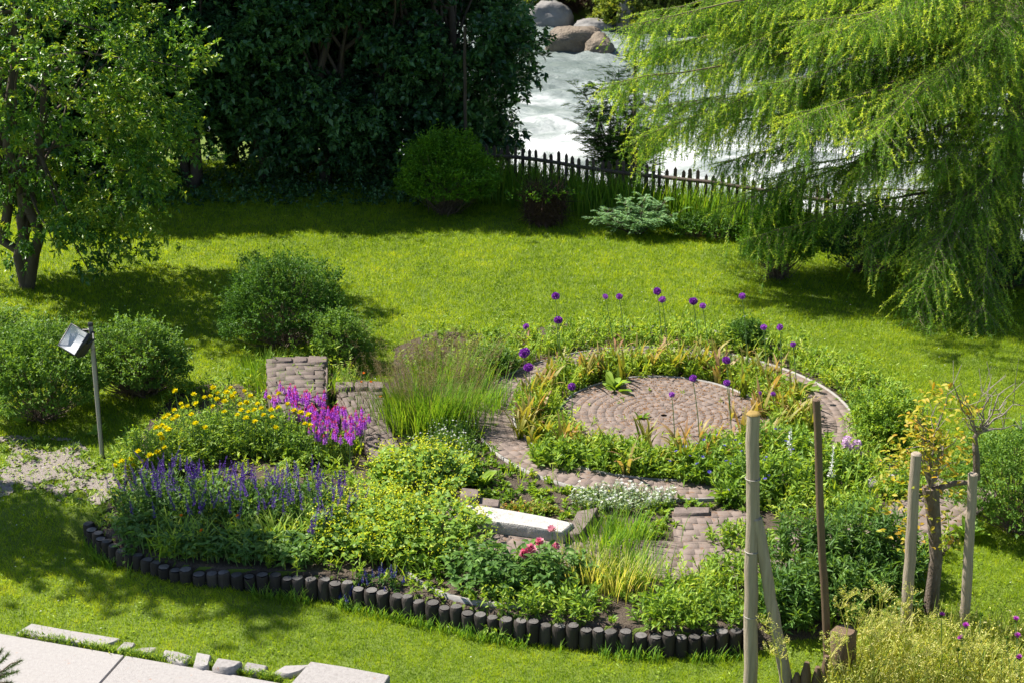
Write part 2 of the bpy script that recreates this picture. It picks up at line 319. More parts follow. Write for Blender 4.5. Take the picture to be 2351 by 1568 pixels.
GRAV = pxpoly([(-60, 1010), (60, 1000), (170, 1010), (240, 1060), (300, 1075), (285, 1130), (262, 1190), (240, 1225), (200, 1192), (130, 1150), (60, 1130), (-60, 1150)])
PLAZA = pxpoly([(-700, 1330), (0, 1452), (283, 1502), (450, 1530), (640, 1566), (900, 1620), (900, 1900), (-700, 1900)], FRONT)
def paved(x, y):
    d = np.hypot(x - C0[0], y - C0[1]); a = np.arctan2(y - C0[1], x - C0[0])
    outer = (d > 4.3) & (d < 5.35) & ((a > 2.75) | (a < -.55))
    spur = (d > 3.4) & (d < 4.4) & (a > -1.62) & (a < -1.34)
    return (d < R1) | ((d > R2) & (d < R3)) | outer | spur
def low_zone(x, y):                         # only low growth here: the paths show over it
    d = np.hypot(x - C0[0], y - C0[1]); a = np.arctan2(y - C0[1], x - C0[0])
    return (d > R3) & (d < 4.4) & ((a < -1.25) | (a > 2.9))

# ground: one sheet, fine in the garden and coarse far away
xs = np.unique(np.concatenate([np.linspace(-160, -14, 30), np.linspace(-14, 14, 400), np.linspace(14, 160, 30)]))
ys = np.unique(np.concatenate([np.linspace(-20, 13, 12), np.linspace(13, 15.5, 20), np.linspace(15.5, 22, 130), np.linspace(22, 46, 200), np.linspace(46, 90, 90), np.linspace(90, 260, 30)]))
def gridgeo(xs, ys, zf):
    g = Geo(); X, Y = np.meshgrid(xs, ys, indexing='ij'); n, m = X.shape
    i, j = np.meshgrid(np.arange(n - 1), np.arange(m - 1), indexing='ij'); i = i.ravel(); j = j.ravel()
    g.add(np.stack([X, Y, zf(X, Y)], -1), np.stack([i * m + j, (i + 1) * m + j, (i + 1) * m + j + 1, i * m + j + 1], 1), .5); return g
def sheet(name, mask, x0, x1, y0, y1, res, dz, mat):      # thin covering that follows the ground
    xs = np.arange(x0, x1, res); ys = np.arange(y0, y1, res); X, Y = np.meshgrid(xs, ys, indexing='ij'); n, m = X.shape
    i, j = np.meshgrid(np.arange(n - 1), np.arange(m - 1), indexing='ij'); i = i.ravel(); j = j.ravel()
    k = mask(X[i, j] + res / 2, Y[i, j] + res / 2); i, j = i[k], j[k]
    g = Geo(); g.add(np.stack([X, Y, hgt(X, Y) + dz], -1), np.stack([i * m + j, (i + 1) * m + j, (i + 1) * m + j + 1, i * m + j + 1], 1), .5)
    return struct(name, g, mat, True)
struct('ground', gridgeo(xs, ys, hgt), M_GROUND, True)
inbed = lambda x, y: inpoly(x, y, BED)
sheet('flower_bed_soil', lambda x, y: inbed(x, y), -7, 9, 15.5, 29, .06, .012, M_SOIL)
gmask = lambda x, y: inpoly(x, y, GRAV) & (fbm(x, y, 2.6) + .25 * fbm(x, y, 9.) > .70)
sheet('gravel_path', gmask, -10, -4, 17, 24, .03, .018, M_GRAVEL)

# river
def foam_mat():
    m, t, out = newmat('river_water'); N = t.nodes.new; Lk = t.links.new
    tc = N('ShaderNodeTexCoord'); mp = N('ShaderNodeMapping'); mp.inputs['Scale'].default_value = (.45, .9, 1); mp.inputs['Rotation'].default_value = (0, 0, R(28)); Lk(tc.outputs['Object'], mp.inputs[0])
    n = N('ShaderNodeTexNoise'); n.inputs['Scale'].default_value = .55; n.inputs['Detail'].default_value = 9; n.inputs['Roughness'].default_value = .68; n.inputs['Distortion'].default_value = 1.2; Lk(mp.outputs[0], n.inputs[0])
    sx = N('ShaderNodeSeparateXYZ'); Lk(tc.outputs['Object'], sx.inputs[0])
    mr = N('ShaderNodeMapRange'); mr.inputs[1].default_value = 60; mr.inputs[2].default_value = 50; mr.inputs[3].default_value = -.13; mr.inputs[4].default_value = .07; Lk(sx.outputs[1], mr.inputs[0])
    ad = N('ShaderNodeMath'); ad.operation = 'ADD'; Lk(n.outputs['Fac'], ad.inputs[0]); Lk(mr.outputs[0], ad.inputs[1])
    c = ramp(t, ad.outputs[0], [(.34, .13, .165, .155), (.48, .235, .275, .265), (.56, .40, .43, .425), (.68, .78, .80, .80)])
    p = N('ShaderNodeBsdfPrincipled'); p.inputs['Roughness'].default_value = .35; Lk(c, p.inputs['Base Color'])
    n2 = N('ShaderNodeTexNoise'); n2.inputs['Scale'].default_value = 3.0; n2.inputs['Detail'].default_value = 10; n2.inputs['Roughness'].default_value = .7; Lk(mp.outputs[0], n2.inputs[0])
    b = N('ShaderNodeBump'); b.inputs['Strength'].default_value = .8; b.inputs['Distance'].default_value = .25; Lk(n2.outputs['Fac'], b.inputs['Height']); Lk(b.outputs[0], p.inputs['Normal'])
    Lk(p.outputs[0], out.inputs[0]); return m
WZ = -1.5
def wz(x, y): return WZ + .5 * (fbm(x * .8, y, .5) - .5) * sstep((75 - y) / 25) + .42 * (fbm(x, y * 1.3, 1.5) - .5)
struct('river_water', gridgeo(np.linspace(-60, 60, 260), np.linspace(24, 82, 240), wz), foam_mat(), True)

# ------------------------------------------------------------------ lawn grass
def frustum(x, y, mx=1.3):
    dep = y * CT + (CAM_H) * ST
    return np.abs(x) < (1175.5 / F) * dep + mx
def lawn_ok(x, y):
    return ~inbed(x, y) & ~inpoly(x, y, PLAZA) & (fdist(x, y) < 2.6) & frustum(x, y)
g = Geo()
for (y0, y1, dens, Lb, Wb) in [(14.2, 20, 3300, .060, .0075), (20, 27, 2300, .062, .0095), (27, 40, 1250, .075, .013)]:
    area = 30 * (y1 - y0); n = int(area * dens); x = rng.uniform(-15, 15, n); y = rng.uniform(y0, y1, n)
    k = lawn_ok(x, y); gv = inpoly(x, y, GRAV); k &= ~gv | ((fbm(x, y, 2.6) < .58) & (rng.random(n) < .6) | (rng.random(n) < .16)); x, y = x[k], y[k]; n = len(x)
    pt = fbm(x, y, .8); tf = fbm(x + 30, y, 5.0); fine = noise(x, y + 60, 9.0)
    h = Lb * (.5 + .9 * rng.random(n)) * (.65 + .8 * tf)
    d = rng.normal(0, .55, (n, 3)); d[:, 2] = 1; d = norm(d)
    needles(g, np.stack([x, y, hgt(x, y)], 1), d, h, Wb * (.7 + .6 * rng.random(n)), np.clip(.10 + .6 * pt + .5 * (tf - .5) + .45 * (fine - .5) + rng.normal(0, .13, n), 0, 1))
# clover and plantain patches in the turf
n = 26000; x = rng.uniform(-13, 13, n); y = rng.uniform(14.2, 36, n); k = lawn_ok(x, y) & (fbm(x + 7, y + 3, .9) > .46) & ~inpoly(x, y, GRAV); x, y = x[k], y[k]; n = len(x)
a = rng.uniform(0, 6.28, n)
leaves(g, np.stack([x, y, hgt(x, y) + .025 + .03 * rng.random(n)], 1), np.stack([np.cos(a), np.sin(a), .3 + 0 * a], 1), .035 + .03 * rng.random(n), .025, tint=.25 + .5 * rng.random(n))
stuff('lawn_grass', g, G_LAWN)
g = Geo(); n = 900; x = rng.uniform(-13, 13, n); y = rng.uniform(14.2, 33, n); k = lawn_ok(x, y) & (fbm(x, y + 9, .5) > .5); x, y = x[k], y[k]; n = len(x)
for q in range(5):
    a = rng.uniform(0, 6.28, n); leaves(g, np.stack([x, y, hgt(x, y) + .06], 1), np.stack([np.cos(a), np.sin(a), .1 + 0 * a], 1), .014, .011, tint=.5)
stuff('daisies', g, P_WHITE)
# weeds on the gravel
g = Geo(); n = 1500; x = rng.uniform(-9.5, -4.5, n); y = rng.uniform(18, 23, n); k = inpoly(x, y, GRAV) & (fbm(x, y, 2.2) > .42); x, y = x[k], y[k]; n = len(x)
P = np.repeat(np.stack([x, y, hgt(x, y) + .02], 1), 9, 0); straps(g, P, rng.uniform(0, 6.28, len(P)), .05 + .13 * rng.random(len(P)) * np.repeat(rng.random(n), 9), .018, lean=.5, bend=.8, segs=3)
n = 2600; x = rng.uniform(-9.5, -4.5, n); y = rng.uniform(18, 23, n); k = inpoly(x, y, GRAV); x, y = x[k], y[k]; a = rng.uniform(0, 6.28, len(x)); leaves(g, np.stack([x, y, hgt(x, y) + .03], 1), np.stack([np.cos(a), np.sin(a), .5 + 0 * a], 1), .04 + .05 * rng.random(len(x)), .028)
stuff('gravel_weeds', g, G_HERB)
g = Geo(); n = 1500; x = rng.uniform(-9.5, -4.5, n); y = rng.uniform(18, 23, n); k = inpoly(x, y, GRAV) & (fbm(x, y, 2.6) > .45); x, y = x[k], y[k]
for _x, _y in zip(x, y): box(g, (_x, _y, float(hgt(_x, _y)) + .02), *(rng.uniform(.012, .04, 2)), .02, rng.random() * 3, rng.random())
stuff('gravel_stones', g, M_GRAVEL)

# ------------------------------------------------------------------ paving
def paver(g, quad, z, tint, gap=.003, hb=.0025):
    q = np.asarray(quad); c = q.mean(0); d = q - c; L = np.linalg.norm(d, axis=1, keepdims=True)
    o = c + d * (1 - gap * 1.6 / L); i = c + d * (1 - (gap * 1.6 + hb) / L)
    dz = rng.normal(0, .0012, 4)
    v = np.vstack([np.c_[o, np.full(4, z - .05)], np.c_[o, z - .003 + dz], np.c_[i, z + dz]]); k = np.arange(4); k2 = (k + 1) % 4
    g.add(v, np.vstack([np.stack([k, k2, 4 + k2, 4 + k], 1), np.stack([4 + k, 4 + k2, 8 + k2, 8 + k], 1), [[8, 9, 10, 11]]]), tint)
def polar_pavers(g, c, r0, r1, a0, a1, dr, dl, zf):
    nr = max(1, round((r1 - r0) / dr)); dr = (r1 - r0) / nr
    for ir in range(nr):
        ra, rb = r0 + ir * dr, r0 + (ir + 1) * dr; na = max(3, round((a1 - a0) * (ra + rb) / 2 / dl)); off = (ir % 2) * .5 + rng.normal(0, .08)
        for ia in range(na + (1 if a1 - a0 < 6.2 else 0)):
            t0 = a0 + (a1 - a0) * max(0, (ia - (off if a1 - a0 < 6.2 else -off))) / na; t1 = a0 + (a1 - a0) * (min(na, ia + 1 - off) if a1 - a0 < 6.2 else ia + 1 + off) / na
            if t1 - t0 < .3 * dl / rb: continue
            q = [(c[0] + r * math.cos(t), c[1] + r * math.sin(t)) for r, t in ((ra, t0), (rb, t0), (rb, t1), (ra, t1))]
            m = np.mean(q, 0); paver(g, q, zf(m[0], m[1]) + rng.normal(0, .0018), rng.random())
def joint(g, r0, r1, a0=0, a1=2 * math.pi):               # sand bed that shows in the joints
    a = np.linspace(a0, a1, 120); r = np.linspace(r0, r1, 5); A, Rr = np.meshgrid(a, r, indexing='ij'); x = C0[0] + Rr * np.cos(A); y = C0[1] + Rr * np.sin(A)
    i, j = np.meshgrid(np.arange(119), np.arange(4), indexing='ij'); i = i.ravel(); j = j.ravel()
    g.add(np.stack([x, y, hgt(x, y) + .0428], -1), np.stack([i * 5 + j, i * 5 + j + 1, (i + 1) * 5 + j + 1, (i + 1) * 5 + j], 1), 0.12)
zg = lambda x, y: float(hgt(x, y)) + .045
g = Geo(); polar_pavers(g, C0, .12, R1 - .03, 0, 2 * math.pi, .135, .17, zg); joint(g, 0.05, R1 - .02); struct('paved_circle', g, M_PAVE)
g = Geo(); polar_pavers(g, C0, R2 + .04, R3 - .04, 0, 2 * math.pi, .14, .18, zg); joint(g, R2 + .03, R3 - .03); struct('paved_ring_path', g, M_PAVE)
g = Geo(); polar_pavers(g, C0, 4.32, 5.34, -2.55, -.55, .17, .21, zg); polar_pavers(g, C0, 3.45, 4.30, -1.62, -1.34, .17, .21, zg); joint(g, 3.42, 4.3, -1.63, -1.33); joint(g, 4.3, 5.35, -2.56, -.54); struct('outer_brick_path', g, M_PAVE)
# rust-coloured litter in the joints
g = Geo(); n = 3200; r = R1 * np.sqrt(rng.random(n)); a = rng.uniform(0, 6.28, n); r = np.where(rng.random(n) < .6, np.round(r / .13) * .13 + rng.normal(0, .015, n), r); r = np.clip(r, .05, R1 - .05)
P = np.stack([C0[0] + r * np.cos(a), C0[1] + r * np.sin(a), hgt(C0[0], C0[1]) + .052 + 0 * a], 1); leaves(g, P, rdir(n) * [1, 1, .1], .03, .018, tint=rng.random(n))
stuff('brown_litter', g, leafmat('litter', [(.16, .07, .03), (.30, .14, .04), (.36, .22, .08)], trans=.2, mul=1))
def arc_strip(name, label, c, r, a0, a1, wdt=.028, hh=.06, dz=.0):
    a = np.linspace(a0, a1, int((a1 - a0) * r / .12) + 2); n = len(a); g = Geo(); rr = r + .012 * (fbm(a * 3, a * 0, 2) - .5)
    P = []
    for k, (dr, z) in enumerate(((-wdt / 2, -.06), (-wdt / 2, hh), (wdt / 2, hh), (wdt / 2, -.06))):
        x = c[0] + (rr + dr) * np.cos(a); y = c[1] + (rr + dr) * np.sin(a); P.append(np.stack([x, y, hgt(c[0] + r * np.cos(a), c[1] + r * np.sin(a)) + z + dz], 1))
    v = np.stack(P, 1); i = np.arange(n - 1)[:, None] * 4
    g.add(v, np.concatenate([i + [k, k + 1, k + 5, k + 4] for k in range(3)]), .5)
    return single(name, g, M_EDGE, label, 'edging')
arc_strip('edging_strip', 'pale curved edging strip round the central paved circle', C0, R1, 0, 6.283)
arc_strip('edging_strip', 'pale edging strip along the inner side of the paved ring path', C0, R2, 0, 6.283)
arc_strip('edging_strip', 'pale edging strip along the outer side of the paved ring path', C0, R3, 0, 6.283)
arc_strip('edging_strip', 'pale outermost edging strip between back flower bed and lawn', C0, R4, .15, 1.75)
cp = At(1180, 1262); arc_strip('edging_strip', 'grey edging strip curving round the peony bed behind the log palisade', np.array([cp[0], cp[1]]), 1.55, -2.75, -.35, hh=.08)

# ------------------------------------------------------------------ log palisade (one row of logs set side by side)
pal = thing('log_palisade', 'low curved row of dark tarred logs holding the flower bed above the front lawn', 'log edging', (PALW[30 if len(PALW) > 30 else 13][0], PALW[13][1], FRONT))
seg = np.r_[0, np.cumsum(np.linalg.norm(np.diff(PALW, axis=0), axis=1))]; pos = 0.0; base = np.array(pal.location)
while pos < seg[-1]:
    r = random.uniform(.075, .092); s = pos + r
    x = np.interp(s, seg, PALW[:, 0]); y = np.interp(s, seg, PALW[:, 1]); pos += 2 * r + random.uniform(.0, .004)
    top = .02 + random.uniform(-.03, .03); gl = Geo(); lx, ly = random.uniform(-.014, .014), random.uniform(-.015, .015)
    zs = [FRONT - .15, FRONT + .1, top - .05, top - .018, top - .004]; rs = [r, r * 1.01, r, r * .96, r * .84]
    tube(gl, [[x + lx * k / 4, y + ly * k / 4, z] for k, z in enumerate(zs)] - base, rs, 14, tint=random.random(), cap=False, jit=.012)
    o = part('log', gl, M_LOG, pal, True)
    gt = Geo(); q = np.arange(14) * 6.2832 / 14; rr = r * .84 * (1 + .03 * rng.normal(size=14)); c = np.array([x + lx, y + ly, top - .003]) - base
    gt.add(np.vstack([np.c_[c[0] + rr * np.cos(q), c[1] + rr * np.sin(q), np.full(14, c[2])], c[None] + [[0, 0, .006]]]), [[i, (i + 1) % 14, 14] for i in range(14)], random.random())
    part('cut_end', gt, M_LOGTOP, o)

g = Geo(); n = 2600; u_ = rng.uniform(0, seg[-1], n); x = np.interp(u_, seg, PALW[:, 0]) + rng.normal(0, .03, n); y = np.interp(u_, seg, PALW[:, 1]) - .11 - np.abs(rng.normal(0, .06, n)); k = fbm(x * 2.2, y * 0, 1.0) > .40; x, y = x[k], y[k]
straps(g, np.stack([x, y, hgt(x, y)], 1), rng.uniform(0, 6.28, len(x)), .08 + .2 * rng.random(len(x)) ** 2, .010, lean=.2, bend=.9, segs=4)
stuff('palisade_grass', g, G_GRASS)
# ------------------------------------------------------------------ pale stones, slabs and bench at the front
g = Geo()
def slab(g, px, z0, z1, bev=.012, tint=None): prism(g, pxpoly(px, z1), z0, z1, bev, random.random() if tint is None else tint)
slab(g, [(0 - 500, 1366), (285, 1503), (226, 1570), (100, 1720), (-500, 1650)], FRONT - .1, FRONT + .045)
slab(g, [(288, 1504), (640, 1566), (880, 1610), (600, 1700), (104, 1720), (229, 1570)], FRONT - .1, FRONT + .047)
struct('terrace_paving', g, M_STONE)
g = Geo(); slab(g, [(70, 1430), (175, 1447), (277, 1465), (262, 1473), (227, 1483), (130, 1466), (37, 1450)], FRONT - .1, FRONT + .06, .02, .6)
single('edge_stone', g, M_STONE, 'long pale flat edge stone leftmost of the row beside the terrace', 'stone')
STN = [([(285, 1471), (312, 1473), (310, 1483), (290, 1491), (266, 1486)], .05, 'small squat pale stone right after the long flat edge stone'),
       ([(325, 1484), (362, 1485), (350, 1497), (318, 1501), (304, 1492)], .04, 'low thin pale stone half sunk in grass in the terrace edge row'),
       ([(378, 1490), (410, 1494), (442, 1505), (430, 1518), (412, 1524), (372, 1503)], .07, 'broad rounded pale stone in the middle of the terrace edge row'),
       ([(452, 1494), (486, 1500), (478, 1528), (462, 1530), (443, 1524)], .09, 'upright narrow square pale stone in the terrace edge row'),
       ([(500, 1508), (556, 1516), (540, 1528), (520, 1533), (486, 1528)], .13, 'thick wedge stone with a dark grey front face beside the terrace'),
       ([(568, 1518), (616, 1527), (606, 1541), (580, 1542), (553, 1534)], .07, 'flat pale stone between the dark fronted wedge stone and the broad triangular stone'),
       ([(650, 1525), (712, 1524), (690, 1540), (660, 1548), (626, 1544)], .06, 'broad flat triangular pale stone touching the big step slab')]
for p, hh, lb in STN:
    g = Geo(); p2 = [(a + random.uniform(-2, 2), b + random.uniform(-1, 1)) for a, b in p]
    slab(g, p2, FRONT - .1, FRONT + hh, .025); single('edge_stone', g, M_STONE, lb, 'stone', 'edge stones along the terrace')
g = Geo(); slab(g, [(712, 1517), (784, 1527), (895, 1549), (870, 1590), (660, 1575), (690, 1542)], FRONT - .1, FRONT + .14, .015, .5)
single('step_slab', g, M_STONE, 'large pale granite step slab with rust spots at the bottom edge', 'slab')
g = Geo(); m = 420; u = rng.random(m); a_ = np.array([(37, 1456), (283, 1499), (450, 1526), (640, 1560)], float); jx = np.interp(u, [0, .4, .68, 1], a_[:, 0]); jy = np.interp(u, [0, .4, .68, 1], a_[:, 1]) + rng.uniform(-5, 4, m)
P = np.array([At(p, q, FRONT + .02) for p, q in zip(jx, jy)]); P = np.repeat(P, 6, 0) + rng.normal(0, .012, (m * 6, 3)) * [1, 1, 0]; straps(g, P, rng.uniform(0, 6.28, len(P)), .03 + .08 * rng.random(len(P)), .012, lean=.4, bend=.8, segs=3)
stuff('joint_grass', g, G_HERB)
BZ = .22
bt = [(1067, 1158), (1110, 1160), (1180, 1170), (1250, 1184), (1318, 1200), (1293, 1221), (1210, 1207), (1130, 1197), (1053, 1189)]
g = Geo(); slab(g, bt, -.02, BZ, .03, .6); single('stone_bench', g, M_BENCH, 'long white weathered stone bench block beside the brick paving', 'bench')
def wallblock(name, px, z0, z1, label, mat=None):
    g = Geo(); slab(g, px, z0, z1, .02, .5); return single(name, g, mat or M_WALL, label, 'stone block')
wallblock('stone_block', [(1325, 1172), (1372, 1163), (1360, 1190), (1330, 1226), (1300, 1222)], -.05, .16, 'dark weathered stone block at the right end of the white bench')
wallblock('stone_block', [(1060, 1118), (1100, 1122), (1098, 1140), (1056, 1135)], -.05, .3, 'grey stone block behind the left end of the white bench')
wallblock('stone_block', [(1102, 1140), (1148, 1146), (1145, 1162), (1098, 1158)], -.05, .2, 'small brown stone step behind the white bench')
wallblock('stone_block', [(1548, 1163), (1630, 1163), (1630, 1176), (1546, 1178)], -.05, .1, 'low grey stone kerb at the top of the front brick path', M_WALL)
wallblock('stone_block', [(1985, 1095), (2050, 1085), (2062, 1095), (2000, 1108)], -.05, .14, 'pale stone step beside the lilac phlox', M_STONE)
# raised brick path at the left: two curved steps with stone side walls
def raised_path(px, ztop, label, rows):
    t = thing('brick_terrace', label, 'raised path', G(*px[0]))
    b = np.array(t.location); g = Geo(); poly = np.array(pxpoly(px, ztop)); prism(g, poly - b[:2], -.1, ztop - .05 - b[2], .01, .4); part('side_wall', g, M_WALL, t)
    g = Geo(); lf = np.array(pxpoly(rows[0], ztop)) - b[:2]; rt = np.array(pxpoly(rows[1], ztop)) - b[:2]
    L = np.r_[0, np.cumsum(np.linalg.norm(np.diff(lf, axis=0), axis=1))]; n = max(4, int(L[-1] / .2)); u = np.linspace(0, L[-1], n + 1)
    li = np.stack([np.interp(u, L, lf[:, k]) for k in (0, 1)], 1); ri = np.stack([np.interp(u / L[-1], np.linspace(0, 1, len(rt)), rt[:, k]) for k in (0, 1)], 1)
    for i in range(n):
        w_ = np.linalg.norm(ri[i] - li[i]); m = max(3, int(w_ / .24)); cut = [0] + [(j + (.5 if i % 2 else 1)) / m for j in range(m - (0 if i % 2 else 1))] + [1]
        for a, c in zip(cut[:-1], cut[1:]):
            q = [li[i] * (1 - a) + ri[i] * a, li[i] * (1 - c) + ri[i] * c, li[i + 1] * (1 - c) + ri[i + 1] * c, li[i + 1] * (1 - a) + ri[i + 1] * a]
            bow = (li[i + 1] - li[i]) * -.35; q = [p + bow * (1 - (2 * t_ - 1) ** 2) + rng.normal(0, .012, 2) for p, t_ in zip(q, (a, c, c, a))]
            paver(g, q, ztop - b[2] + rng.normal(0, .003), .25 + rng.random() * .3, gap=.002)
    part('brick_paving', g, M_PAVED, t); return t, b
t, b = raised_path([(616, 822), (700, 817), (752, 817), (752, 880), (745, 930), (660, 960), (612, 880)], .42, 'upper raised brick path with a dark stone side wall by the round shrub',
            [[(612, 824), (612, 880), (655, 955)], [(742, 822), (744, 880), (742, 925)]])
for i, (a, c) in enumerate([((624, 818), (672, 830)), ((676, 816), (706, 830)), ((708, 815), (752, 832))]):
    g = Geo(); p = np.array(pxpoly([a, (c[0], a[1] + 2), (c[0], c[1] - 2), (a[0], c[1] - 1)], .46)) - b[:2]; prism(g, p, .3 - b[2], .46 - b[2], .03, random.random() * .3); part('kerb_stone', g, M_WALL, t)
t, b = raised_path([(768, 876), (830, 876), (880, 880), (884, 930), (895, 975), (930, 1040), (860, 1075), (830, 1000), (775, 930)], .2, 'lower curved brick path between the pink spikes and the tall grass',
            [[(775, 890), (800, 950), (835, 1000), (862, 1070)], [(876, 888), (880, 935), (892, 980), (925, 1038)]])
for a, c in [((770, 875), (812, 888)), ((815, 874), (845, 888)), ((846, 875), (884, 889))]:
    g = Geo(); p = np.array(pxpoly([a, (c[0], a[1]), c, (a[0], c[1])], .27)) - b[:2]; prism(g, p, .1 - b[2], .27 - b[2], .025, random.random()); part('kerb_stone', g, M_WALL, t)

# ------------------------------------------------------------------ floodlight
fb = G(235, 1050); ft = AtY(208, 748, fb[1] + .05)
t = thing('floodlight', 'black square floodlight on a slim grey leaning pole', 'floodlight', fb)
v = ft - fb; g = Geo(); tube(g, [[0, 0, -.1], v * .5, v], .034, 12); part('pole', g, M_ZINC, t, True)
g = Geo(); tube(g, [v + [0, 0, -.005], v + [0, 0, .03], v + [0, 0, .045]], [.042, .042, .036], 12); part('pole_cap', g, M_BLACK, t, True)
def basis(nv, upv):
    z = norm(np.array(nv, float)); x = norm(np.cross(upv, z)); y = np.cross(z, x); return np.stack([x, y, z], 1)
toC = norm(np.array([0, 0, 10.]) - ft); Bm = basis(toC * .62 + np.array([-.55, .0, .35]), np.array([.38, .25, .9]))
hc = AtY(167, 779, fb[1] - .12) - fb - Bm[:, 2] * .06
W_, H_ = .43, .38
g = Geo(); r0 = np.array([[-W_ / 2, -H_ / 2, .06], [W_ / 2, -H_ / 2, .06], [W_ / 2, H_ / 2, .06], [-W_ / 2, H_ / 2, .06]]); r1 = r0 * [1, 1, 0] + [0, 0, -.02]; r2 = r0 * [.62, .55, 0] + [0, -.02, -.19]; r3 = r0 * [.92, .92, 1]; r4 = r3 + [0, 0, -.015]
vv = np.vstack([r0, r1, r2, r3, r4]) @ Bm.T + hc; k = np.arange(4); k2 = (k + 1) % 4
g.add(vv, np.vstack([np.stack([4 + k, 4 + k2, k2, k], 1), np.stack([8 + k, 8 + k2, 4 + k2, 4 + k], 1), [[11, 10, 9, 8]], np.stack([k, k2, 12 + k2, 12 + k], 1), np.stack([12 + k, 12 + k2, 16 + k2, 16 + k], 1)]), .4)
hd = part('lamp_housing', g, M_BLACK, t)
g = Geo(); rr = (r3 + [0, 0, -.012]) @ Bm.T + hc; dp = (r3 * [.7, .62, 0] + [0, 0, -.045]) @ Bm.T + hc
g.add(np.vstack([rr, dp]), np.vstack([np.stack([k, k2, 4 + k2, 4 + k], 1), [[4, 5, 6, 7]]]), .5)
part('reflector', g, solid('reflector', [(.60, .63, .68), (.78, .80, .84)], 3, rough=.4, metal=.25, bump=.05), hd)
m, tt, out = newmat('lamp_glass'); gl = tt.nodes.new('ShaderNodeBsdfGlossy'); gl.inputs['Roughness'].default_value = .12; trn = tt.nodes.new('ShaderNodeBsdfTransparent'); mx = tt.nodes.new('ShaderNodeMixShader')
mx.inputs[0].default_value = .3; tt.links.new(trn.outputs[0], mx.inputs[1]); tt.links.new(gl.outputs[0], mx.inputs[2]); tt.links.new(mx.outputs[0], out.inputs[0])
g = Geo(); g.add((r3 + [0, 0, -.006]) @ Bm.T + hc, [[0, 1, 2, 3]], .5); part('glass', g, m, hd)
g = Geo()
for s in (-1, 1):
    e = Bm @ np.array([s * (W_ / 2 + .012), .05, -.03]) + hc
    tube(g, [e, e * .45 + (v + [0, 0, -.1]) * .55 + Bm[:, 0] * s * .1, v + [0, 0, -.09] + Bm[:, 0] * s * .05], .017, 6)
tube(g, [v + [0, 0, -.09] - Bm[:, 0] * .07, v + [0, 0, -.09] + Bm[:, 0] * .07], .022, 6); part('bracket', g, M_BLACK, t)
g = Geo(); tube(g, [hc - Bm[:, 2] * .16, hc * .5 + v * .5 - [0, 0, .32], v * .84 + [.045, -.03, 0], v * .6 + [.045, -.03, 0], v * .3 + [.04, -.03, 0], [.04, -.03, 0]], .006, 5); part('cable', g, M_BLACK, t)

# ------------------------------------------------------------------ trees
def limbcurve(a, b, sag=.15, n=7, wig=.06):
    s = np.linspace(0, 1, n)[:, None]; p = a + (b - a) * s; L = np.linalg.norm(b - a)
    p[:, 2] += sag * L * np.sin(s[:, 0] * math.pi); p[1:-1] += rng.normal(0, wig * L / n, (n - 2, 3)); return p
def broadleaf(name, label, base, tops, trunk_r, crown_c, crown_r, nclump, leafL, leafW, mat, ntw=22, nl=11, clr=.5, nlimb=14, trunk_to=.5, group=None, bark=None, zmin=.2, hang=0.0, extra=None, tintb=.0, patch=0.0):
    t = thing(name, label, 'tree', base, group); g = Geo(); cc = np.array(crown_c, float)
    for tp in tops: tube(g, limbcurve(np.array([0, 0, -.1]), np.array(tp, float), .0, 9, .25), np.linspace(trunk_r, trunk_r * .35, 9), 9, jit=.05)
    part('trunk', g, bark or M_BARK, t, True)
    cl = ellip(nclump, cc, crown_r, .55); cl = cl[cl[:, 2] > zmin]
    if patch:                                               # boughs with dark gaps between them
        sd = rng.uniform(0, 60); cl = cl[(fbm(cl[:, 0] + .35 * cl[:, 2] + sd, cl[:, 2] * 1.5 + .5 * cl[:, 1] + sd, .75) > patch) | (cl[:, 1] > .6)]
    if extra is not None: cl = np.vstack([cl, extra])
    g = Geo()
    for i in range(nlimb):
        tp = np.array(tops[i % len(tops)], float); a = tp * random.uniform(.35, .95); b = cl[random.randrange(len(cl))] * .92
        tube(g, limbcurve(a, b, .05), np.linspace(trunk_r * .32, trunk_r * .08, 7), 6)
    near = cl[:, None] * .55 + cc * .45; A = (cl * .8 + cc * .2); A = A[rng.random(len(A)) < .6]
    B = A + rdir(len(A)) * clr; sticks(g, A, B, trunk_r * .07, trunk_r * .03)
    part('branchwork', g, bark or M_BARK, t, True)
    g = Geo(); N = len(cl); ctr = np.repeat(cl, ntw, 0); o = rng.normal(0, clr * .55, ctr.shape) * [1, 1, .75]; B = ctr + o; od = norm(B - cc + 1e-6)
    A = B - (od * .5 + rdir(len(B)) * .5 + np.array([0, 0, .3 - hang])) * (.22 + .2 * rng.random((len(B), 1)))
    k = (B[:, 2] > zmin * .6); A, B = A[k], B[k]; tint = np.clip(np.repeat(rng.random(N), ntw)[k] * .7 + .15 + tintb, 0, 1)
    twigleaves(g, A, B, nl, leafL, leafW, tint=tint, tvar=.16, side=.8, droop=.2)
    part('crown', g, mat, t); return t
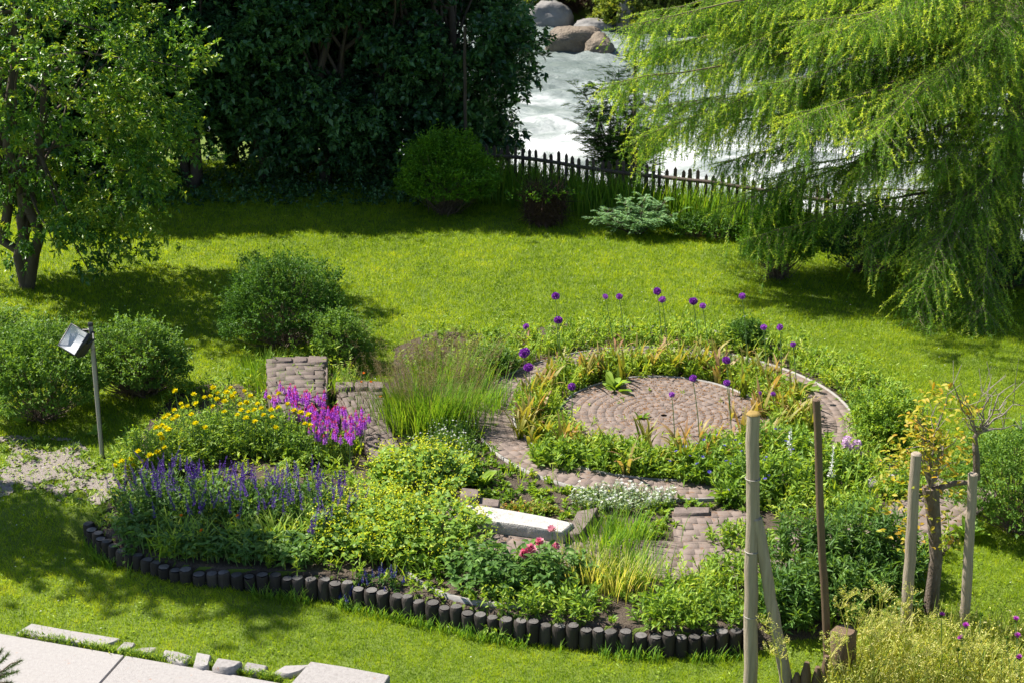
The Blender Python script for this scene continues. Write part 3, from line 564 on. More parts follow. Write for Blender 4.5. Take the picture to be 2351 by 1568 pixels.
# dense dark trees behind the lawn
HT = [(430, 445, 2.2, 'dark leafy tree in the tall row just right of the sunlit cherry tree', 4.6), (585, 440, 2.1, 'dark leafy tree second in the tall row behind the round shrub', 5.0), (740, 438, 2.1, 'dark leafy tree in the middle of the tall row behind the lawn', 5.2),
      (880, 440, 2.0, 'dark leafy tree directly left of the box shrub at the lawn edge', 5.0), (1050, 425, 2.15, 'dark leafy tree reaching its twigs over the river', 4.6), (250, 440, 2.2, 'dark leafy tree in the tall row hidden behind the cherry crown', 4.6), (60, 450, 2.2, 'dark leafy tree leftmost of the tall row behind the cherry trunk', 4.6)]
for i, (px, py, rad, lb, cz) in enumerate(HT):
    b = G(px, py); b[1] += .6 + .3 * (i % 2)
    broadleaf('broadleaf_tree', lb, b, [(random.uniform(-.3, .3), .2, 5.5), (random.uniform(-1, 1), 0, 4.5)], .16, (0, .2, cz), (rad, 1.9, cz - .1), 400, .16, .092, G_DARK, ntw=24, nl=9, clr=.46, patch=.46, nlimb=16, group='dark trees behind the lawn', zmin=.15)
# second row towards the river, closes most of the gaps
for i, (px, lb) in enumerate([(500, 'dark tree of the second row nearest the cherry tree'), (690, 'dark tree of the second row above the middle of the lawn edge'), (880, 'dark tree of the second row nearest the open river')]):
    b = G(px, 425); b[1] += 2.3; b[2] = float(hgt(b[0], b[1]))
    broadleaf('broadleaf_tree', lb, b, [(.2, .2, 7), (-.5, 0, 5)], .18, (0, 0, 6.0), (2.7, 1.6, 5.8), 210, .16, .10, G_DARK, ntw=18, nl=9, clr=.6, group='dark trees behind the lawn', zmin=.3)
# sunlit cherry at the left
b = G(62, 662)
ex = np.array([AtY(x_, y_, b[1] + d_) - b for x_, y_, d_ in [(455, 110, .2), (480, 140, 0), (430, 60, .1), (420, 330, -.4), (455, 345, -.2), (390, 420, -.5), (280, 560, -.8), (310, 590, -.9), (250, 600, -.9), (215, 615, -1), (330, 540, -.6), (180, 520, -.8), (100, 300, -1.2), (150, 290, -1.3), (200, 310, -1.3), (300, 285, -1.2), (60, 330, -1.2), (320, 360, -.9), (60, 560, -.9), (20, 600, -.6), (400, 200, 0)]])
broadleaf('cherry_tree', 'sunlit yellow green cherry tree with a dark leaning trunk at the left edge', b, [(.25, 0, 3.0), (-.4, .3, 4.8), (.9, .2, 4.6), (.3, .2, 6)], .13, (.75, .1, 3.75), (2.75, 2.1, 3.0), 400, .115, .05, G_CHERRY, ntw=15, nl=11, clr=.40, patch=.43, nlimb=22, zmin=.75, hang=.2, extra=ex)
# tree outside the frame whose shadow lies on the front lawn
broadleaf('slim_tree', 'tall slim tree standing left of the log palisade beyond the picture edge', np.array([-11.3, 21.6, -.1]), [(0, 0, 12.0)], .12, (0, 0, 8.0), (.7, .7, 4.6), 70, .16, .08, G_DARK, ntw=14, nl=9, clr=.5, zmin=2)
# larch
b = G(2290, 640); LB = b
t = thing('larch_tree', 'big bright green weeping larch hanging over the lawn at the right', 'tree', b)
g = Geo(); tube(g, [[0, 0, -.2], [.05, 0, 2], [0, .05, 5], [-.05, 0, 9], [0, 0, 14], [0, 0, 17]], [.27, .23, .19, .14, .07, .02], 12, jit=.04); part('trunk', g, M_BARK, t, True)
gb, gn = Geo(), Geo(); ga = 0.0
def larch_limb(z, az, L, rise, fall, dens, nsz):
    global gb, gn
    n = 14; s = np.linspace(0, 1, n); r = L * s; zz = z + rise * L * s - fall * L * s ** 2 + .10 * L * s ** 4; az2 = az + .18 * rng.normal() * s
    P = np.stack([r * np.cos(az2), r * np.sin(az2), zz], 1); P[2:] += np.cumsum(rng.normal(0, .03, (n - 2, 3)), 0); gl = float(-LB[2] + 0.0)
    P[:, 2] = np.maximum(P[:, 2], .25)
    tube(gb, P, np.linspace(.010 + .0045 * L, .004, n), 5, cap=False)
    m = int(L / .12 * dens); u = .10 + .84 * rng.random(m) ** .85; i = np.minimum((u * (n - 1)).astype(int), n - 2); fr = u * (n - 1) - i
    A = P[i] * (1 - fr)[:, None] + P[i + 1] * fr[:, None]; T = norm(P[i + 1] - P[i]); sd = np.where(rng.random(m) < .5, 1, -1)[:, None]
    lat = norm(np.cross(T, [0, 0, 1.])) * sd; l2 = (.22 + .75 * (1 - u) * min(1, L / 5) + .35 * rng.random(m))
    B = A + (norm(T * .75 + lat * .85 + rng.normal(0, .15, (m, 3))) * l2[:, None]); B[:, 2] -= .22 * l2 + .1 * rng.random(m)
    sticks(gb, A, B, .007, .003)
    # hanging shoots
    k = 3 if dens > .6 else 2
    v = rng.random((m, k)); A2 = (A[:, None] + (B - A)[:, None] * v[..., None]).reshape(-1, 3); l3 = .16 + .72 * rng.random(m * k) ** 1.5 * (.5 + .7 * np.repeat(rng.random(m), k))
    out = np.repeat(norm(B - A), k, 0); B2 = A2 + norm(out * .24 + rng.normal(0, .2, (m * k, 3)) * [1, 1, .3] + [0, 0, -1.0]) * l3[:, None]
    B2[:, 2] = np.maximum(B2[:, 2], .06)
    sticks(gb, A2, B2, .0035, .002)
    # bright young tips reaching outward
    mt = m; A3 = B; B3 = B + norm(norm(B - A) + rng.normal(0, .25, (m, 3)) + [0, 0, -.45]) * (.18 + .42 * rng.random((m, 1)) ** 1.5)
    sticks(gb, A3, B3, .003, .002)
    tl = rng.random() * .22
    for (a_, b_, dn, t0, lift) in ((P[2:-1], P[3:], 130, .4, 0), (A, B, 55, .22, 0), (A2, B2, 85, .12, 0), (A3, B3, 75, .72, .3)):
        ln = np.linalg.norm(b_ - a_, axis=1); c = np.maximum(3, (ln * dn * nsz[2])).astype(int); idx = np.repeat(np.arange(len(a_)), c); q = len(idx)
        tt = rng.random(q); p = a_[idx] + (b_ - a_)[idx] * tt[:, None]; d = norm((b_ - a_)[idx]) * .5 + rdir(q)
        needles(gn, p, d, nsz[0] * (.6 + .7 * rng.random(q)), nsz[1], np.clip(t0 + tl + rng.normal(0, .14, q), 0, 1))
for i in range(62):
    z = .9 + 6.6 * (i / 62) + rng.normal(0, .1); ga += 2.39996; az = ga
    toward = math.cos(az - math.pi * 1.06)                 # longer on the open river and lawn side
    L = (4.3 + 1.9 * toward) * (1.0 - .035 * z) * random.uniform(.8, 1.12)
    if math.sin(az) < -.75 : L *= .62
    larch_limb(z + .7, az, L, random.uniform(.02, .22), random.uniform(.22, .42), 1.25, (.060, .0125, 1.25))
for z, px, py, dy in [(5.6, 1950, 120, -2.6), (4.6, 2050, 260, -2.8), (5.2, 2150, 200, -2.6), (4.2, 2230, 300, -2.5), (3.6, 2000, 400, -2.2), (5.6, 2250, 60, -2.6), (3.4, 2260, 470, -2.4), (4.4, 1760, 330, -1.8), (3.9, 1900, 420, -1.2), (5.8, 1620, 130, .3), (5.0, 1560, 180, .9), (3.0, 2350, 560, -2), (2.6, 2110, 790, -3.4), (2.9, 2160, 760, -3.2), (2.7, 2050, 690, -3.0), (2.4, 2210, 780, -3.3), (2.2, 1980, 610, -2.2), (5.9, 1440, 30, 1.5), (5.3, 1480, 110, 1.0), (4.6, 1335, 200, .6), (5.2, 1400, 140, .9), (4.4, 1420, 300, .8), (5.7, 1390, 40, 1.6), (4.2, 1560, 250, -.3), (3.6, 1480, 330, 0), (3.3, 1640, 380, -.8), (4.7, 1700, 170, -1.2), (2.7, 1600, 440, .3), (5.4, 1600, 60, .2), (4.0, 1880, 240, -2), (5.7, 1800, 40, -1.5), (2.4, 2080, 700, -2.4), (2.8, 2140, 640, -2.6), (2.0, 2200, 640, -2.0), (3.8, 1420, 270, 1.2)]:
    e = AtY(px, py, LB[1] + dy) - LB; L = math.hypot(e[0], e[1]); az = math.atan2(e[1], e[0]); z0 = max(z, e[2] + .25)
    larch_limb(z0, az, L, .12, .12 + (z0 - e[2]) / L + .10, 1.9, (.060, .0125, 1.3))
for i in range(30):
    z = 7.4 + 8.5 * i / 30; ga += 2.39996; larch_limb(z, ga, (4.2 * (1 - (z - 6) / 11) + .5), .1, .25, .55, (.08, .03, .35))
part('branchwork', gb, M_TWIG, t, True); part('crown', gn, G_LARCH, t)
# rowan sapling behind the fence and pale leafed shrub in front
def feathery(name, label, cat, base, pts, hgt_, mat, n_fr, spread, seed=0, leafl=.05, parts=('trunk', 'foliage')):
    t = thing(name, label, cat, base); g, gf = Geo(), Geo()
    for dx, dy, hh in pts:
        top = np.array([dx, dy, hh]); c = limbcurve(np.zeros(3), top, .0, 6, .2); tube(g, c, np.linspace(.02 + .006 * hh, .006, 6), 5)
        m = n_fr; u = .2 + .8 * rng.random(m); A = top * u[:, None]; az = rng.uniform(0, 6.28, m); Lf = spread * (.5 + .6 * rng.random(m)) * (1.15 - .6 * u)
        D = np.stack([np.cos(az), np.sin(az), .35 + .3 * rng.random(m)], 1); B = A + norm(D) * Lf[:, None]; sticks(g, A, B, .006, .003)
        for q in range(2):                                  # pinnate fronds
            A2 = A + (B - A) * rng.uniform(.3, 1, (m, 1)); D2 = norm(norm(B - A) + rng.normal(0, .5, (m, 3)) * [1, 1, .5]); fl = .16 + .1 * rng.random(m)
            for j in range(6):
                for sgn in (-1, 1):
                    p = A2 + D2 * (fl * (j + 1) / 6)[:, None]; p[:, 2] -= fl * .3 * ((j + 1) / 6) ** 2; side = norm(np.cross(D2, [0, 0, 1.])) * sgn
                    leaves(gf, p, side + D2 * .5, leafl, leafl * .38, roll=.3)
    part('stem', g, M_BARK, t, True); part('foliage', gf, mat, t); return t
b = At(1440, 480); b[1] += 1.2; b[2] = float(hgt(b[0], b[1]))
feathery('rowan_tree', 'slim feathery rowan sapling behind the picket fence before the white water', 'tree', b, [(AtY(x_, y_, b[1]) - b)[[0, 1, 2]] for x_, y_ in [(1470, 110), (1380, 200), (1420, 160), (1530, 150), (1370, 260), (1560, 240), (1450, 250), (1400, 330), (1345, 300), (1340, 210), (1500, 300)]], 3, G_SHRUB, 95, .9, leafl=.08)
b = G(1460, 540); feathery('rowan_shrub', 'low pale blue green rowan shrub in front of the picket fence', 'shrub', b, [(-.7, -.1, .5), (-.3, -.3, .8), (.2, -.1, .9), (.6, 0, .75), (.9, 0, .5), (0, -.5, .45), (.4, -.4, .5), (-.9, 0, .35)], 1, leafmat('rowan_leaf', [(.05, .11, .04), (.10, .19, .08), (.18, .28, .14)], trans=.35), 26, .45, leafl=.07)

# ------------------------------------------------------------------ shrubs
def shrub(name, label, base, rx, ry, h, n, leafL, leafW, mat, nl=9, lump=.22, group=None, twigs=120, cat='shrub', low=.05, bare=0):
    t = thing(name, label, cat, base, group); seed = rng.uniform(0, 50)
    d = rdir(n); d[:, 2] = np.abs(d[:, 2]) * 1.15 - .25; d = norm(d)
    az = np.arctan2(d[:, 1], d[:, 0]); k = 1 + lump * (2 * fbm(az * 1.3 + seed, d[:, 2] * 2.2 + seed, 1.6) - 1) + lump * .8 * (2 * noise(az * 3 + seed, d[:, 2] * 5, 1.5) - 1)
    rad = (.72 + .28 * rng.random(n) ** .5) * k; c = np.array([0, 0, h * .42]); B = c + d * np.stack([rx * rad, ry * rad, h * .58 * rad], 1)
    kk = B[:, 2] > low; B = B[kk]; d = d[kk]; A = B - (norm(d + [0, 0, .35]) + rng.normal(0, .3, B.shape)) * (.14 + .1 * rng.random((len(B), 1)))
    st = rng.random(len(B)) < .06; B[st] += norm(d[st] + [0, 0, .9]) * (.10 + .22 * rng.random((int(st.sum()), 1)) * min(1, h))
    cl = fbm(B[:, 0] * 1.0 + seed, B[:, 2] + B[:, 1], 3.0); g = Geo()
    twigleaves(g, A, B + norm(d + [0, 0, .6]) * .06, nl, leafL, leafW, tint=np.clip(.1 + .8 * cl + rng.normal(0, .1, len(B)), 0, 1), tvar=.16, side=.75, up=.3)
    part('foliage', g, mat, t)
    g = Geo(); m = twigs; e = B[rng.integers(0, len(B), m)] * .95; s0 = np.stack([rng.normal(0, rx * .12, m), rng.normal(0, ry * .12, m), np.full(m, -.03)], 1); mid = s0 * .4 + e * .6 - np.array([0, 0, .08])
    sticks(g, s0, mid, .010, .006); sticks(g, mid, e, .006, .003)
    part('stem', g, M_TWIG, t); return t
shrub('round_shrub', 'large round dark green shrub alone on the lawn', G(655, 792), 1.08, 1.0, 1.62, 3400, .055, .024, G_ROUND, lump=.26)
shrub('leafy_shrub', 'smaller lighter shrub leaning on the right side of the round dark shrub', G(785, 838), .5, .45, .95, 1000, .055, .022, G_SHRUB)
shrub('cinquefoil_shrub', 'big bright green shrub behind the floodlight at the left edge', G(95, 960), 1.0, .9, 1.5, 3200, .06, .026, G_SHRUB, lump=.26)
shrub('cinquefoil_shrub', 'bright green shrub with brown bare twigs right of the floodlight pole', G(318, 905), .85, .7, 1.25, 2100, .06, .026, G_SHRUB, lump=.26, low=.28, twigs=340)
shrub('cinquefoil_shrub', 'green shrub cut off by the left picture edge above the gravel', G(-40, 850), 1.0, .8, 1.15, 1600, .06, .026, G_SHRUB, lump=.26)
shrub('box_shrub', 'rounded mid green box shrub at the left end of the picket fence', G(1025, 492), 1.05, .85, 1.85, 3400, .065, .034, G_BOX, lump=.26)
shrub('cinquefoil_shrub', 'pale yellow green shrub under the larch at the lawn edge', G(1785, 640), .7, .55, 1.75, 2600, .055, .026, G_BOX, lump=.28)
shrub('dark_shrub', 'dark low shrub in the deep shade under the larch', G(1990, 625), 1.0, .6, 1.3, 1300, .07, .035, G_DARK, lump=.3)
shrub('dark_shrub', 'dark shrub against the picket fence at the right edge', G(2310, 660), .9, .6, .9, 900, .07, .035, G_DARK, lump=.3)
shrub('dark_shrub', 'low dark green bush right of the dead stump along the fence', G(1630, 545), .9, .4, .5, 700, .06, .035, G_ROUND, lump=.3)
shrub('bushy_perennial', 'bright leafy bush beside the right end of the ring path', G(2030, 1010), .55, .6, .75, 1100, .07, .028, G_HERB, lump=.3)
shrub('cinquefoil_shrub', 'big green shrub at the right edge behind the tree stakes', G(2330, 1215), .95, .85, 1.5, 2600, .05, .024, G_SHRUB, lump=.24)
shrub('small_shrub', 'small dark bush among the alliums at the back of the ring', G(1712, 800), .32, .3, .5, 700, .05, .022, G_ROUND, lump=.2)
shrub('small_shrub', 'low dark bush between the tall grass and the ring path', G(1135, 855), .38, .35, .42, 700, .05, .024, G_SHRUB, lump=.3)
b = G(1250, 518); t = thing('dead_stump', 'brown overgrown dead stump in front of the picket fence', 'stump', b)
g = Geo(); m = 1800; a = rng.uniform(0, 6.28, m); e = np.stack([.46 * np.cos(a) * rng.random(m) ** .4, .38 * np.sin(a) * rng.random(m) ** .4, .15 + .75 * rng.random(m)], 1); sticks(g, e, e + rng.normal(0, .16, (m, 3)) * [1, 1, 1.2], .007, .003)
tube(g, [[0, 0, -.05], [.02, 0, .35], [0, .02, .75]], [.24, .22, .15], 12, jit=.15); part('wood', g, solid('dead_wood', [(.03, .016, .010), (.075, .042, .028), (.13, .08, .055)], 9), t)
g = Geo(); m = 260; B = np.stack([rng.normal(0, .3, m), rng.normal(0, .26, m), .72 + .22 * rng.random(m)], 1); twigleaves(g, B - [0, 0, .1], B, 8, .06, .03); part('foliage', g, G_BOX, t)

# ------------------------------------------------------------------ picket fence and fence posts
t = thing('picket_fence', 'dark weathered picket fence between the garden and the river', 'fence', (FEN[0][0], FEN[0][1], 0)); b = np.array([FEN[0][0], FEN[0][1], 0.])
L = np.r_[0, np.cumsum(np.linalg.norm(np.diff(FEN, axis=0), axis=1))]; fp = lambda s: np.array([np.interp(s, L, FEN[:, 0]), np.interp(s, L, FEN[:, 1])])
frz = math.atan2(fd[1], fd[0]); nn = int(L[-1] / .185)
for i in range(min(nn, 92)):
    s = i * .185 + random.uniform(-.015, .015); p = fp(s); z0 = float(hgt(*p)); hh = 1.30 + random.uniform(-.06, .06); g = Geo(); q = np.array([p[0] - fn[0] * .0, p[1], z0]) - b
    wd = .075 + random.uniform(-.008, .008); ln = random.uniform(-.03, .03)
    pr = np.array([[-wd / 2, 0], [wd / 2, 0], [wd / 2 + ln, hh - .06], [ln, hh], [-wd / 2 + ln, hh - .06]])
    c, s_ = math.cos(frz), math.sin(frz); vv = []
    for off in (-.012, .012): vv += [[q[0] + u * c - off * s_, q[1] + u * s_ + off * c, q[2] + z] for u, z in pr]
    g.add(vv, [[i_, (i_ + 1) % 5, 5 + (i_ + 1) % 5, 5 + i_] for i_ in range(5)], random.random()); g.add(vv, [[0, 1, 2], [0, 2, 4], [2, 3, 4], [6, 5, 7], [7, 5, 9], [8, 7, 9]], random.random())
    part('picket', g, M_FENCE, t)
for zr in (.30, 1.06):
    g = Geo(); ss = np.linspace(0, L[-1], 60); P = np.array([[*(fp(s) - fn * .062), float(hgt(*fp(s))) + zr + .03 * math.sin(s * 1.3)] for s in ss]) - b; tube(g, P, .045, 8, jit=.05); part('rail', g, M_FENCE, t, True)
for s in np.arange(.9, L[-1], 2.6):
    g = Geo(); p = fp(s) + fn * .07; z0 = float(hgt(*p)); tube(g, np.array([[*p, z0 - .2], [*p, z0 + .6], [*p, z0 + 1.15]]) - b, .05, 8); part('post', g, M_FENCE, t, True)
def pole(name, label, b, top, r, mat, cat='post', wires=(), cap=None, group=None):
    t = thing(name, label, cat, b, group); v = np.asarray(top) - b; g = Geo(); n = 12; s = np.linspace(0, 1, n)[:, None]; P = v * s; P[1:-1] += rng.normal(0, .006, (n - 2, 3)); P[0, 2] -= .15
    tube(g, P, r * (1.06 - .12 * s[:, 0]), 12, jit=.02); tube(g, [v, v + [0, 0, r * .25]], [r * .94, r * .7], 12); part('shaft', g, mat, t, True)
    for f_ in wires:
        g = Geo(); c = v * f_; a = np.linspace(0, 6.283, 20); tube(g, np.stack([c[0] + r * 1.06 * np.cos(a), c[1] + r * 1.06 * np.sin(a), np.full(20, c[2])], 1), .006, 4, cap=False); part('wire', g, M_ZINC, t)
    if cap is not None: g = Geo(); tube(g, [v + [0, 0, r * .1], v + [0, 0, r * .34], v + [0, 0, r * .42]], [r * .98, r * .9, r * .5], 12, jit=.06); part('lichen_top', g, cap, t, True)
    return t
b = At(1067, 462); b[1] += .5; b[2] = float(hgt(b[0], b[1])); pole('fence_pole', 'tall thin grey pole rising from the box shrub among dark leaves', b, AtY(1067, 62, b[1]), .04, M_FENCE)
b = At(1458, 500); b[1] += .25; b[2] = float(hgt(b[0], b[1])); pole('fence_pole', 'thin dark pole behind the larch tips before the white river', b, AtY(1458, 124, b[1]), .04, M_FENCE)
# grass along the fence
g = Geo(); n = 8500; s = rng.uniform(.3, L[-1] - .5, n); off = rng.normal(0, .28, n); x = np.interp(s, L, FEN[:, 0]) + fn[0] * off; y = np.interp(s, L, FEN[:, 1]) + fn[1] * off; k = (fbm(x, y, .9) > .38) | (s < 6.5); x, y, s = x[k], y[k], s[k]
straps(g, np.stack([x, y, hgt(x, y)], 1), rng.uniform(0, 6.28, len(x)), (.35 + .95 * rng.random(len(x))) * np.where(s < 7, 1.0, .55), .020, lean=.08, bend=.6, segs=4)
stuff('fence_grass', g, G_GRASS)
# low undergrowth below hedge trees and larch
g = Geo(); n = 2600; x = rng.uniform(-13, 15, n); dd = rng.uniform(-1.2, 1.6, n); base_y = np.where(x < FEN[0][0], FEN[0][1] + .2 + .0 * x, FEN[0][1] - (x - FEN[0][0]) * (-fd[1] / fd[0])); y = base_y + dd; k = (dd > -.5 + .5 * noise(x, y, 1.1)) | (x < -1); x, y = x[k], y[k]; n = len(x)
A = np.stack([x, y, hgt(x, y)], 1); B = A + np.stack([rng.normal(0, .15, n), rng.normal(0, .15, n), .1 + .4 * rng.random(n)], 1); twigleaves(g, A, B, 9, .10, .055)
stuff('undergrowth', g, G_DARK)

# ------------------------------------------------------------------ far bank: boulders, roots, bushes
def rock(name, label, c, r, mat, seed, group=None, flat=1.0):
    g = Geo(); nu, nv = 40, 26; u = np.linspace(0, 2 * math.pi, nu, endpoint=False); v = np.linspace(.02, math.pi - .02, nv); U, V = np.meshgrid(u, v, indexing='ij')
    d = np.stack([np.sin(V) * np.cos(U), np.sin(V) * np.sin(U), np.cos(V)], -1); k = 1 + .5 * (fbm(d[..., 0] * 1.2 + seed, d[..., 1] * 1.2 + d[..., 2] * 1.7 + seed, 1.1) - .5) + .16 * (fbm(d[..., 0] * 3 + seed, d[..., 2] * 3 - d[..., 1] * 2, 1.7) - .5)
    e = np.sign(d) * np.abs(d) ** .8; P = e * k[..., None] * np.asarray(r); i, j = np.meshgrid(np.arange(nu), np.arange(nv - 1), indexing='ij'); i = i.ravel(); j = j.ravel(); i2 = (i + 1) % nu
    g.add(P, np.stack([i * nv + j, i * nv + j + 1, i2 * nv + j + 1, i2 * nv + j], 1), .5); return single(name, g, mat, label, 'boulder', group, True, c)
p = At(1322, 118, WZ); rock('boulder', 'big tan topped boulder standing in the white river', p + [.15, .5, .2], (1.3, .75, .72), M_ROCK, 3.3)
rock('boulder', 'lower wet front shoulder of rock below the tan boulder', p + [.95, -.2, -.05], (.62, .7, .8), M_ROCK, 8.1)
p = At(1258, 58, WZ); rock('boulder', 'grey boulder at the far water edge left of the tree roots', p, (1.1, .8, 1.0), M_ROCKG, 5.1)
p = At(1365, 70, WZ); rock('boulder', 'low dark wet rock at the far water edge behind the tan boulder', p, (.9, .7, .45), M_ROCKG, 6.4)
p = At(1436, 70, WZ); rock('boulder', 'upright grey rock on the far bank beside the larch tips', p, (.45, .5, 1.5), M_ROCKG, 1.7)
p = At(1400, 50, WZ); rock('boulder', 'tall shaded rock face on the far bank', p + [0, 1.2, .4], (.9, .8, 1.6), M_ROCKG, 2.9)
def far_at(px, d):
    Y = 70.
    for _ in range(20): Y += (d - fdist(AtY(px, 60, Y)[0], Y)) * .8
    p = AtY(px, 60, Y); p[2] = float(hgt(p[0], p[1])) - .1; return p
for i, (px, py, rx, h, lb) in enumerate([(1225, 45, 1.3, 2.6, 'sunlit bush on the far bank above the grey boulder'), (1320, 30, 1.6, 2.8, 'olive bush above the brown roots on the far bank'), (1120, 50, 2.4, 3.0, 'far bank bush mostly hidden by the dark trees'), (1500, 30, 2.4, 3.0, 'far bank bush behind the larch'), (1700, 40, 2.8, 3.2, 'far bank bush glimpsed through the larch'), (900, 45, 3, 3.4, 'far bank bush behind the dark tree row'), (2000, 60, 3, 3.4, 'far bank bush behind the larch trunk'), (600, 45, 3, 3.4, 'far bank bush behind the dark trees at left')]):
    p = far_at(px, 33.2 + .6 * (i % 3)); h = min(h, 2.4); shrub('bank_bush', lb, p, rx, 1.4, h, 1100, .2, .11, G_FAR, lump=.35, group='bushes on the far bank')
g = Geo(); m = 220; p = At(1330, 52, WZ); A = p + np.stack([rng.normal(0, 1.3, m), .6 + rng.random(m), .3 + .8 * rng.random(m)], 1); sticks(g, A, A + rng.normal(0, .6, (m, 3)) * [1.4, .4, .5] - [0, .4, .25], .03, .012); single('tree_roots', g, solid('root_brown', [(.07, .035, .02), (.16, .09, .055)], 5), 'tangle of brown bare roots on the far bank over the water', 'roots')
for px, lb in [(1395, 'dark trunk at the top edge above the far bank rocks'), (1372, 'slimmer dark trunk beside the far bank rock face')]:
    p = far_at(px, 33.6); p[2] = float(hgt(p[0], p[1])); broadleaf('bank_tree', lb, p, [(.3, 0, 7)], .3, (0, 0, 6.5), (2, 2, 2.4), 60, .2, .12, G_DARK, ntw=10, nl=8)

# ------------------------------------------------------------------ alliums
def allium_head(n, lift):
    ah = Geo(); d = rdir(n); leaves(ah, d * .55, d + rdir(n) * .45, .46, .2, roll=1.5, droop=0); leaves(ah, d * .72, d + rdir(n) * 1.1, .3, .17, roll=1.5, droop=0)
    uu, vv_ = np.meshgrid(np.linspace(0, 6.283, 13)[:-1], np.linspace(.05, 3.09, 8), indexing='ij'); sp = np.stack([np.sin(vv_) * np.cos(uu), np.sin(vv_) * np.sin(uu), np.cos(vv_)], -1) * .5
    ii, jj = np.meshgrid(np.arange(12), np.arange(7), indexing='ij'); ii = ii.ravel(); jj = jj.ravel(); ah.add(sp, np.stack([ii * 8 + jj, ii * 8 + jj + 1, ((ii + 1) % 12) * 8 + jj + 1, ((ii + 1) % 12) * 8 + jj], 1), .1)
    ah.t = {k: [np.clip(np.asarray(q) * .75 + lift, 0, 1) for q in v] for k, v in ah.t.items()}
    return ah.mesh('allium_head', P_ALL)
AHMS = [allium_head(260, .05), allium_head(190, .22), allium_head(150, .3)]
ALL = [((1275.8, 680.3), (1281, 849), 8.7, 'tallest purple allium at the left back of the ring, above another allium head'), ((1282, 735.3), (1285, 856), 9.5, 'purple allium whose head sits just below the tallest left one'), ((1207.7, 750), (1211, 796), 7, 'small short purple allium at the far left back of the ring'),
       ((1204, 809.4), (1209, 953), 12, 'largest purple allium head at the left side of the ring'), ((1213.4, 842.7), (1221, 989), 10.5, 'big purple allium just below the largest head at the ring left'), ((1390, 681.3), (1412, 819), 6.5, 'left one of a pair of equally high small alliums against the lawn'),
       ((1422, 681.3), (1436, 806), 7.3, 'right one of a pair of equally high small alliums against the lawn'), ((1509, 669.3), (1521, 813), 8.7, 'highest purple allium at the middle back of the ring'), ((1520.5, 688.3), (1536, 846), 8, 'purple allium touching the lower right of the highest one'),
       ((1312.8, 887), (1311, 1006), 8.5, 'purple allium in front of the left edge of the paved circle'), ((1542.5, 905.4), (1549, 1033), 6.7, 'small dull allium standing before the middle of the paved circle'), ((1591.8, 692), (1605, 803), 9, 'purple allium right of the highest pair at the back'),
       ((1613.4, 702.7), (1630, 839), 7, 'smaller allium close beside and below another at the right back'), ((1704, 680), (1715, 823), 7.3, 'purple allium above the small dark bush'), ((1753.5, 751.4), (1760, 889), 7, 'left of two short alliums right of the small dark bush'),
       ((1790.5, 752), (1794, 889), 7, 'right of two short alliums right of the small dark bush'), ((1821, 790.7), (1829, 916), 6, 'small allium farthest right in front of the outer edging'), ((1667.8, 826.7), (1677, 965), 9, 'bright purple allium before the right part of the ring path'),
       ((1591, 867.7), (1606, 1006), 8, 'purple allium at the back edge of the paved circle'), ((1669, 878.4), (1680, 1013), 7.7, 'purple allium directly under the bright one before the ring path'), ((1775, 903.7), (1777, 969), 5.5, 'short allium among the yellow strap leaves at the ring right'), ((1745, 902), (1753, 960), 4, 'tiny allium bud among strap leaves at the ring right')]
for hp, bp, r, lb in ALL:
    b = G(*bp); h = AtY(hp[0], hp[1], b[1] - .03) - b; t = thing('allium', lb, 'allium', b, 'purple alliums in the ring bed'); sc = r / F * np.linalg.norm(b - [0, 0, 10])
    g = Geo(); P = np.array([[0, 0, -.02], h * .35 + [.012, 0, 0], h * .7 + [.008, 0, .0], h - [0, 0, sc * .6]]); tube(g, P, [.0085, .008, .007, .006], 6); part('stem', g, G_STEM, t, True)
    link('flower_head', AHMS[0 if r > 8.2 else random.randrange(1, 3)], t, h, (random.gauss(0, .3), random.gauss(0, .3), random.uniform(0, 6)), (sc * 1.17, sc * 1.17, sc * random.uniform(.95, 1.12)))
    g = Geo(); m = random.randint(4, 7); straps(g, np.zeros((m, 3)) + rng.normal(0, .02, (m, 3)) * [1, 1, 0], rng.uniform(0, 6.28, m), .28 + .2 * rng.random(m), .045, lean=.3, bend=1.5, segs=5, tint=.25 + .45 * rng.random(m), tip=.35); part('leaf_rosette', g, G_STRAP, t)
# ------------------------------------------------------------------ fading strap-leaf plants
SP = [(1190, 1012), (1240, 965), (1258, 915), (1290, 862), (1345, 868), (1385, 872), (1432, 880), (1500, 852), (1545, 862), (1592, 850), (1648, 880), (1640, 850), (1726, 892), (1775, 880), (1838, 975), (1862, 1000), (1705, 1005), (1640, 1050), (1590, 1075), (1205, 985), (1222, 1022), (1480, 1040), (1565, 1040), (1815, 940), (1700, 915), (1740, 960), (1790, 960), (1250, 1020), (1310, 1035)]
for _a in np.linspace(0, 6.283, 34)[:-1]:
    _r = random.uniform(1.8, 2.32); _q = np.array([C0[0] + _r * math.cos(_a), C0[1] + _r * math.sin(_a)]); _dp = _q[1] * CT + CAM_H * ST
    SP.append((1175.5 + F * _q[0] / _dp, 784 + F * (CAM_H * CT - _q[1] * ST) / _dp))
HUE = ['green and yellow', 'pinkish brown', 'yellowing']
